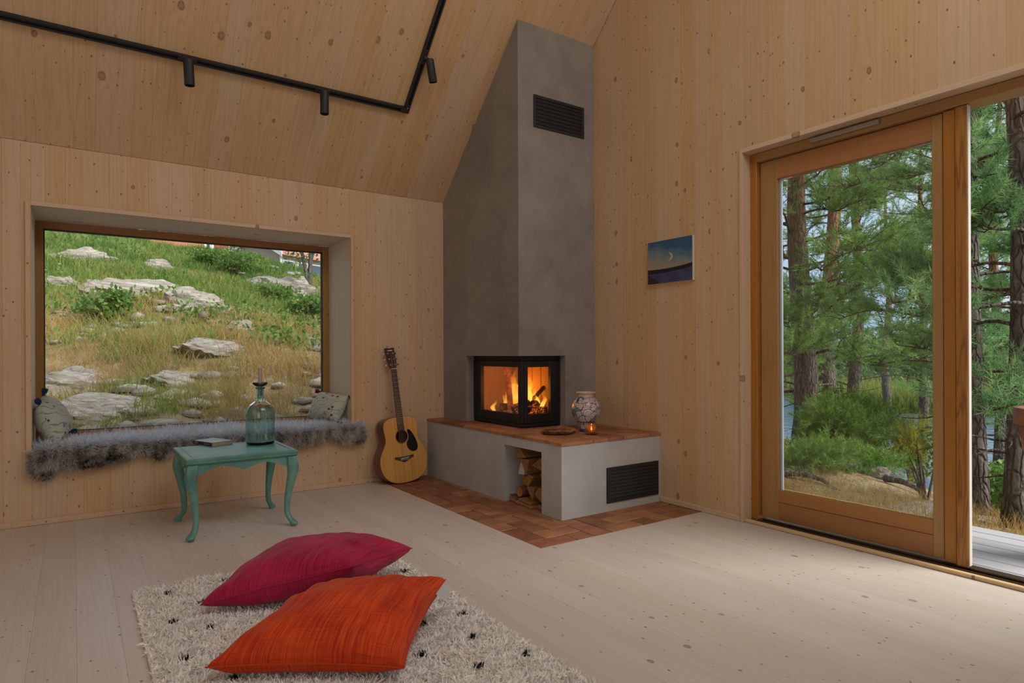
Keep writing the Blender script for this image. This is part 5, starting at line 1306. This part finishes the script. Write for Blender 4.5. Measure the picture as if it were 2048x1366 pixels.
def pine(label, base, height, r0, seed, h0, spread=1.9, nbr=34, per=40, nl=.075, nw=.0045, lean=(0, 0), mat=None, extra=None, tw=15, group='pine trees by the lake', droop=.12, bias=None, spray=.22, dead=5):
    """pine: trunk, joined boughs, needles"""
    rng = np.random.default_rng(seed); x, y, z = base
    root = empty('pine_tree', (x, y, z), label=label, cat='tree', group=group)
    def axis(h): q = h / height; return np.array([lean[0] * q + .06 * math.sin(h * 1.1 + seed), lean[1] * q + .06 * math.cos(h * .9 + seed * 2), h - .15])
    bm = B(); hs = np.linspace(0, height, 16); tube(bm, [axis(h) for h in hs], [r0 * (1.25 if h < .1 else 1) * (1 - h / height) ** .7 + .008 for h in hs], 14); obj('trunk', bm, M_BARK, root, True)
    bm = B(); C_, D_ = [], []
    def bough(h, az, L, rise, leafy=True, rr=.018):
        p = axis(h); dirv = np.array([math.cos(az), math.sin(az), 0]); pts = []; side = np.array([-dirv[1], dirv[0], 0]); ph = rng.uniform(0, 6)
        for k in range(9):
            q = k / 8; pts.append(p + dirv * L * q + np.array([0, 0, 1]) * L * (rise * q - droop * q * q) + side * L * .07 * math.sin(q * 5 + ph) + np.array([0, 0, .04 * L * math.sin(q * 7 + ph)]))
        tube(bm, pts, [rr * (1 - .75 * k / 8) for k in range(9)], 6)
        if not leafy: return
        for _ in range(tw):
            q = rng.uniform(.28, 1.0); k = min(7, int(q * 8)); c0 = pts[k] + (pts[k + 1] - pts[k]) * (q * 8 - k); td = dirv * rng.uniform(.2, 1) + side * rng.uniform(-1.1, 1.1) + np.array([0, 0, rng.uniform(-.15, .65)]); td /= np.linalg.norm(td); tl = L * rng.uniform(.10, .30)
            e_ = c0 + td * tl; tube(bm, [c0, (c0 + e_) / 2 + rng.normal(0, .02, 3), e_], [.006, .005, .003], 4, cap=False)
            for _2 in range(3):
                C_.append(c0 + td * tl * rng.uniform(.25, 1.0)); D_.append(td + rng.normal(0, .45, 3) + np.array([0, 0, .35]))
    for k in range(nbr):
        h = h0 + (height * .97 - h0) * ((k + rng.uniform(0, 1)) / nbr) ** .9; q = (h - h0) / (height - h0)
        az = rng.uniform(0, 6.283) if bias is None or rng.uniform() > .45 else bias + rng.normal(0, .7)
        bough(h, az, spread * (1.05 - .7 * q) * rng.uniform(.6, 1.15), rng.uniform(.0, .38), rr=.010 + .012 * (1 - q) * r0 / .15)
    for k in range(dead): bough(h0 * rng.uniform(.3, 1.1), rng.uniform(0, 6.28), spread * rng.uniform(.25, .6), rng.uniform(-.1, .3), False, .009)
    if extra:
        for e_ in extra: bough(*e_)
    obj('boughs', bm, M_TWIG, root, True)['kind'] = 'stuff'
    V, T, rid = needle_sprays(np.array(C_), np.array(D_), spray, rng, per, nl, nw)
    o = mesh_obj('needles', tri_mesh('needles', V, T, dict(rid=rid)), mat or M_PINE, root); o['kind'] = 'stuff'
    return root
toward = lambda b: math.atan2(-b[1], -b[0])
b1 = gp(1602, 10.2); pine('thick dark pine trunk with bushy needles at the left edge of the door glass', b1, 10, .185, 1, .9, 2.6, 84, 44, nl=.095, nw=.0085, bias=toward(b1), tw=24, spray=.26)
b2 = gp(1660, 12.6); pine('tall red-topped pine behind the thick dark trunk in the door glass', b2, 12, .17, 2, 1.2, 2.2, 50, 40, nl=.10, nw=.010, tw=20, spray=.30, bias=toward(b2), lean=(.5, .2))
b3 = gp(1706, 13.8); pine('bare dark pine stem beside the red-topped pine', b3, 11.5, .13, 3, 2.0, 1.8, 30, 40, nl=.10, nw=.010, tw=18, spray=.30, lean=(.3, 0))
b4 = (5.66, 1.72, float(zt(5.66, 1.72))); pine('straight grey pine at the deck edge in the open doorway', b4, 8.5, .066, 4, 1.05, .95, 66, 46, .08, .006, mat=M_PINE2, tw=15, dead=6, extra=[(1.02, math.radians(100), .75, -.02, False, .014), (.72, math.radians(115), .62, .10, False, .010)], spray=.2)
b5 = (5.98, 2.07, float(zt(5.98, 2.07))); pine('second grey pine by the deck, half hidden behind the door post', b5, 9, .068, 5, 1.1, .9, 50, 44, nw=.006, mat=M_PINE2, lean=(.35, .1))
b6 = gp(1845, 15.5); pine('feathery pine with sky between its boughs in the right part of the door glass', b6, 9.5, .13, 6, 3.0, 2.6, 26, 36, nl=.11, nw=.009, spray=.32, mat=M_PINE2, tw=11)
b7 = gp(1935, 8.6); pine('pine behind the door post with a long grey bough reaching left', b7, 10, .11, 7, 2.6, 1.6, 26, 40, extra=[(zpx(372, 8.6) - b7[2] + .15, math.atan2(*(list(reversed((-rt.x, -rt.y))))), 1.65, .10, True, .040), (zpx(640, 8.6) - b7[2], math.radians(150), 1.2, .05, True, .02)])
b8 = gp(1775, 25); pine('distant pine before the sky in the middle of the door glass', b8, 11.5, .16, 8, 4.2, 3.0, 24, 34, .12, .009, tw=11, spray=.36)
b9 = gp(2090, 7.6); pine('pine just beyond the right edge of the doorway with boughs hanging into view', b9, 9, .09, 9, 1.7, 1.25, 50, 42, nl=.09, nw=.008, bias=math.radians(150), mat=M_PINE2)
b10 = gp(1995, 12.5); pine('dense pine far behind the deck pines in the open doorway', b10, 10, .12, 10, 1.7, 1.6, 36, 40, tw=15, nl=.09, nw=.006, spray=.28)
b11 = gp(1885, 22); pine('dark pine across the water behind the door post', b11, 9, .15, 11, 2.6, 2.2, 26, 34, .12, .009, tw=12, spray=.36)
def bush(name, label, base, rx, ry, rz, n, mat, seed, cat='shrub', group=None, needles=False, leaf=.05, stems=7, zc=.9, per=30, nl=.05, nw=.004, spray=.15, lumps=9):
    rng = np.random.default_rng(seed); x, y, z = base; root = empty(name, (x, y, z), label=label, cat=cat, group=group)
    bm = B(); tips = []
    for k in range(stems):
        a = rng.uniform(0, 6.28); e_ = np.array([rx * .6 * math.cos(a), ry * .6 * math.sin(a), rz * rng.uniform(.7, 1.6)]); tube(bm, [np.array([0, 0, -.1]), e_ * .5 + rng.normal(0, .04 * rx, 3), e_], [.012 + .01 * rx, .008, .003], 6); tips.append(e_)
    obj('stems', bm, M_TWIG, root, True)
    lc = rng.normal(size=(lumps, 3)); lc /= np.linalg.norm(lc, axis=1, keepdims=True); lc *= rng.uniform(.25, .75, (lumps, 1)); lc = np.concatenate([lc, np.zeros((2, 3))])
    k = rng.integers(0, len(lc), n); u = rng.normal(size=(n, 3)); u /= np.linalg.norm(u, axis=1, keepdims=True); P_ = (lc[k] + u * (rng.uniform(0, 1, n) ** .45 * .48)[:, None]) * (rx, ry, rz) + (0, 0, rz * zc); P_[:, 2] = np.maximum(P_[:, 2], .01)
    if needles: V, T, rid = needle_sprays(P_, u + np.array([0, 0, .6]), spray, rng, per, nl, nw)
    else: V, T, rid = leaves_at(P_, leaf, rng)
    o = mesh_obj('foliage', tri_mesh('foliage', V, T, dict(rid=rid)), mat, root); o['kind'] = 'stuff'; return root
bush('juniper_bush', 'large green juniper bush on the bank in the lower middle of the door glass', gp(1722, 8.6), .72, .6, .62, 1100, M_JUN, 31, needles=True, nl=.075, nw=.008)
bush('juniper_bush', 'second juniper, left of the large one under the thick pine', gp(1660, 8.0), .5, .5, .40, 600, M_JUN, 32, needles=True, nl=.075, nw=.008)
bush('creeping_juniper', 'low creeping juniper in front of the bank, lower left of the door glass', gp(1625, 6.4), .62, .4, .14, 560, M_JUN, 33, needles=True, nl=.06, nw=.006, zc=.6)
bush('creeping_juniper', 'creeping juniper trailing right along the bank edge', gp(1715, 6.7), .5, .35, .13, 420, M_JUN, 34, needles=True, nl=.06, nw=.006, zc=.6)
bush('golden_shrub', 'yellow-green conifer shrub leaning over the water', gp(1822, 7.6), .26, .26, .50, 620, M_YEL, 35, needles=True, zc=.75, nl=.035, spray=.12)
bush('leafy_sapling', 'thin leafy sapling at the lower right corner of the door glass', gp(1850, 5.4), .20, .20, .34, 260, M_LEAF, 36, leaf=.045, zc=1.0)
bush('leafy_shrub', 'leafy green shrub between the two deck pines', gp(1985, 6.4), .55, .5, .46, 2600, M_LEAF, 37, leaf=.055, zc=.75)
bush('leafy_shrub', 'leafy green shrub right of the straight deck pine', gp(2062, 5.6), .40, .4, .42, 1600, M_LEAF, 38, leaf=.055)
for k, (px, dp, rx, rz, lab) in enumerate([(1585, 44, 3.2, 2.6, 'round broadleaf tree across the lake at the left of the door glass'), (1660, 40, 2.8, 2.2, 'pale green willow across the lake, behind the juniper'), (1722, 38, 2.6, 2.4, 'bright green broadleaf tree on the far bank above the reeds'), (1790, 42, 3.4, 2.9, 'largest broadleaf tree on the far bank, in the middle of the glass'), (1850, 46, 3.2, 2.4, 'broadleaf tree on the far bank beside the door stile'),
                                          (1925, 43, 3.2, 2.6, 'broadleaf tree on the far bank hidden by the post'), (1985, 40, 3.0, 2.2, 'broadleaf tree on the far bank between the deck pines'), (2050, 44, 3.2, 2.6, 'broadleaf tree on the far bank at the right edge of the doorway')]):
    x, y, z = gp(px, dp); bush('broadleaf_tree', lab, (x, y, max(z, WATER)), rx, rx, rz, 3800, M_LEAFD, 60 + k, 'tree', 'broadleaf trees across the lake', leaf=.34, zc=.85, lumps=12)
# reeds, dry grass by the deck, roots, rocks on the bank
n = 5200; az = np.radians(rng.uniform(62, 78, n)); d = rng.uniform(33, 38, n); x, y = d * np.sin(az), d * np.cos(az); P_ = np.stack([x, y, np.maximum(zt(x, y), WATER) - .05], 1)
V, T, rid, hg = blades(P_, np.stack([rng.normal(0, .22, n), rng.normal(0, .22, n), np.ones(n)], 1), 1.35, .05, .25, rng)
o = mesh_obj('reeds', tri_mesh('reeds', V, T, dict(rid=rid, hgt=hg, green=np.full(len(rid), .55))), M_GRASS); tag(o, 'light green reeds along the far shore of the lake', 'reeds', kind='stuff')
grass('bank_grass', 'dry grass and heath on the bank beside the deck', 16000, (44, 84, 4.9, 8.5, 1), .16, .006, lambda x, y, z: .22 + (fbm(x, y, .9, 2, 71) - .47) * 1.6, lambda x, y, z, d: (x > 4.42) & (z > WATER) & (fbm(x, y, 1.1, 2, 70) > .42))
def root_thing(label, pts, r):
    P_ = []
    for px, dp, lift in pts: x, y, z = gp(px, dp); P_.append(Vector((x, y, z + lift)))
    c = P_[0].copy(); b = B(); q = smooth_curve([tuple(p - c) for p in P_], 24); tube(b, q, [r * (1 - .55 * i / (len(q) - 1)) for i in range(len(q))], 9); o = obj('tree_root', b, M_BARKG, None, True); o.location = c; tag(o, label, 'root', 'bare roots on the bank')
root_thing('bare grey root snaking across the ground at the lower left of the door glass', [(1562, 6.0, .03), (1600, 5.9, .05), (1640, 5.75, .04), (1665, 5.6, .0), (1690, 5.5, -.02)], .030)
root_thing('pale root running down the bank at the lower right of the door glass', [(1770, 6.1, .04), (1800, 5.9, .06), (1830, 5.7, .05), (1850, 5.55, .02)], .036)
for k, (px, dp, s, lab) in enumerate([(1700, 6.5, .12, 'dark stone among the junipers on the bank'), (1752, 6.5, .16, 'light stone between juniper and golden shrub'), (1648, 9.2, .34, 'pale grey boulder beside the thick pine trunk'), (1835, 5.0, .5, 'low pale rock slab at the bottom right of the door glass')]):
    x, y, z = gp(px, dp); o = bpy.data.objects.new('boulder', ROCKS[(k + 2) % 5]); link(o); o.location = (x, y, z + (.02 if k < 2 else -.08 if k == 3 else .1)); o.scale = (s, s * .8, s * (.55 if k < 3 else .22)); o.rotation_euler = (0, .1, k); tag(o, lab, 'rock')
# slender tree and bushes on the hill
def slim_tree(label, px, py, h):
    p, t_ = on_hill(px, py); root = empty('young_tree', tuple(p), label=label, cat='tree'); rng = np.random.default_rng(77); bm = B(); C_ = []
    for k, (a, l) in enumerate(((.15, 1.0), (-.22, .9), (.32, .75))):
        pts = [np.array([a * h * .55 * q ** 1.6 + .04 * math.sin(q * 7 + k), .1 * q * k, h * l * q - .1]) for q in np.linspace(0, 1, 9)]; tube(bm, pts, [.055 * (1 - .8 * q) + .006 for q in np.linspace(0, 1, 9)], 7)
        for q in range(4, 9):
            for _ in range(3):
                e_ = pts[q] + rng.normal(0, .32, 3) * (1, 1, .5) + (0, 0, .25); tube(bm, [pts[q], (pts[q] + e_) / 2, e_], [.014, .01, .004], 5, cap=False); C_ += [e_ + rng.normal(0, .20, 3) for _ in range(55)]
    obj('trunk', bm, M_BARKG, root, True); V, T, rid = leaves_at(np.array(C_), .10, rng); o = mesh_obj('foliage', tri_mesh('foliage', V, T, dict(rid=rid)), M_LEAF, root); o['kind'] = 'stuff'
slim_tree('slender grey-stemmed tree at the upper right corner of the window', 616, 588, 2.9)
for k, (px, py, rx, rz, lab) in enumerate([(470, 545, .8, .42, 'dark green bush below the red houses on the crest'), (420, 528, .7, .38, 'low green bush left of the dark one on the crest'), (215, 640, .55, .32, 'weedy green bush on the left of the hillside'), (560, 610, .7, .34, 'green bush in front of the pale outcrop'), (610, 640, .6, .30, 'green bush at the right edge of the hillside')]):
    p, t_ = on_hill(px, py); bush('hill_bush', lab, tuple(p), rx, rx, rz, 1500, M_LEAF, 80 + k, leaf=.085, zc=.7)
x, y, z, d = fan(1500, -12, 26, 8.5, 24, .9); k = (fbm(x, y, .6, 3, 91) > .52) & off_rock(x, y); x, y, z = x[k], y[k], z[k]
P_ = np.repeat(np.stack([x, y, z], 1), 16, 0) + rng.normal(0, 1, (len(x) * 16, 3)) * (.16, .16, .07) + (0, 0, .10)
V, T, rid = leaves_at(P_, .075, rng, .6); o = mesh_obj('weeds', tri_mesh('weeds', V, T, dict(rid=rid)), M_LEAF); tag(o, 'low leafy weeds growing between the rocks of the hillside', 'weeds', kind='stuff')
# houses on the crest
def house(label, px, dp, base_py, w, l, h, rh, rot, wall, roof, trimc=(.75, .74, .72)):
    a = (px - 1024) / FPX; p = (fw + rt * a) * dp; z = zpx(base_py, dp); root = empty('house', (p.x, p.y, z - 3.0), rot, label=label, cat='house', group='houses on the crest')
    t = NT('house_wall'); c = t.coord(); st = t.math('SINE', t.math('MULTIPLY', t.xyz(c)[0], 45)); mw = t.fin(t.mix(t.map(st, .7, 1, 0, .3), wall, tuple(k * .6 for k in wall)), .8)
    t = NT('house_roof'); c = t.coord(); st = t.math('SINE', t.math('MULTIPLY', t.xyz(c)[0], 28)); mr = t.fin(t.mix(t.map(st, -.2, 1, 0, .35), roof, tuple(k * .6 for k in roof)), .8); mt = plain('house_trim', trimc, .6)
    H = h + 3.0; bm = B(); prism(bm, [(-w / 2, 0), (w / 2, 0), (w / 2, H), (0, H + rh), (-w / 2, H)], 0, -l / 2, l / 2); obj('wall', bm, mw, root)
    for s in (-1, 1):
        bm = B(); q = .45; prism(bm, [(s * (w / 2 + q), H - rh / (w / 2) * q), (0, H + rh), (0, H + rh + .18), (s * (w / 2 + q), H - rh / (w / 2) * q + .18)], 0, -l / 2 - .35, l / 2 + .35); obj('roof_slope', bm, mr, root)
    for s in (-1, 1):
        bm = B(); prism(bm, [(s * (w / 2 + .5), H - rh / (w / 2) * .5 - .12), (0, H + rh - .1), (0, H + rh + .22), (s * (w / 2 + .5), H - rh / (w / 2) * .5 + .2)], 0, -l / 2 - .40, -l / 2 - .34); obj('bargeboard', bm, mt, root)
    for k in range(3):
        xw = -l / 2 + l * (k + .5) / 3; f = obj('window', bx(B(), (xw - .5, -w / 2 - .06, H - 1.6), (xw + .5, -w / 2 + .02, H - .5), .02), mt, root); obj('window_pane', bx(B(), (xw - .42, -w / 2 - .075, H - 1.52), (xw + .42, -w / 2 - .05, H - .58)), plain('house_glass', (.06, .08, .1), .15), f)
    for sx in (-1, 1): obj('corner_board', bx(B(), (sx * l / 2 - .08, -w / 2 - .05, 0), (sx * l / 2 + .08, -w / 2 + .03, H)), mt, root)
house('house with an orange tiled roof at the crest, left of the red ones', 318, 44, 500, 6, 4, 2.2, 2.2, .2, (.42, .16, .08), (.46, .20, .10))
house('red wooden house with white corner boards on the crest', 378, 46, 500, 5, 3.6, 1.5, 1.8, -.25, (.30, .055, .04), (.12, .10, .10))
house('long low red house with a dark roof in the middle of the crest', 462, 49, 514, 5, 6, 1.6, 1.3, -.05, (.30, .07, .05), (.07, .07, .075))
house('small house with a pink-red tiled roof beside the slender tree', 555, 47, 536, 5, 4, .8, 1.3, .5, (.40, .36, .32), (.45, .20, .15))
# planter on the deck
t = NT('rusty_planter'); c = t.coord(); n = t.noise(c, 9, 5, .65); M_PLANT = t.fin(t.ramp(n, [(.3, (.07, .022, .010)), (.55, (.20, .065, .022)), (.75, (.34, .14, .06))]), .7, .1)
plq = empty('planter', (3.950, .965, -.033), label='tall tapered rust-brown planter on the weathered deck', cat='planter')
obj('pot', lathe(B(), [(0, 0), (.10, 0), (.105, .02), (.205, .66), (.224, .665), (.226, .735), (.220, .745), (.205, .745), (.195, .70), (0, .68)], 40), M_PLANT, plq, 40)
obj('soil', lathe(B(), [(0, .69), (.19, .69), (.19, .70), (0, .705)], 24), M_DARK, plq)
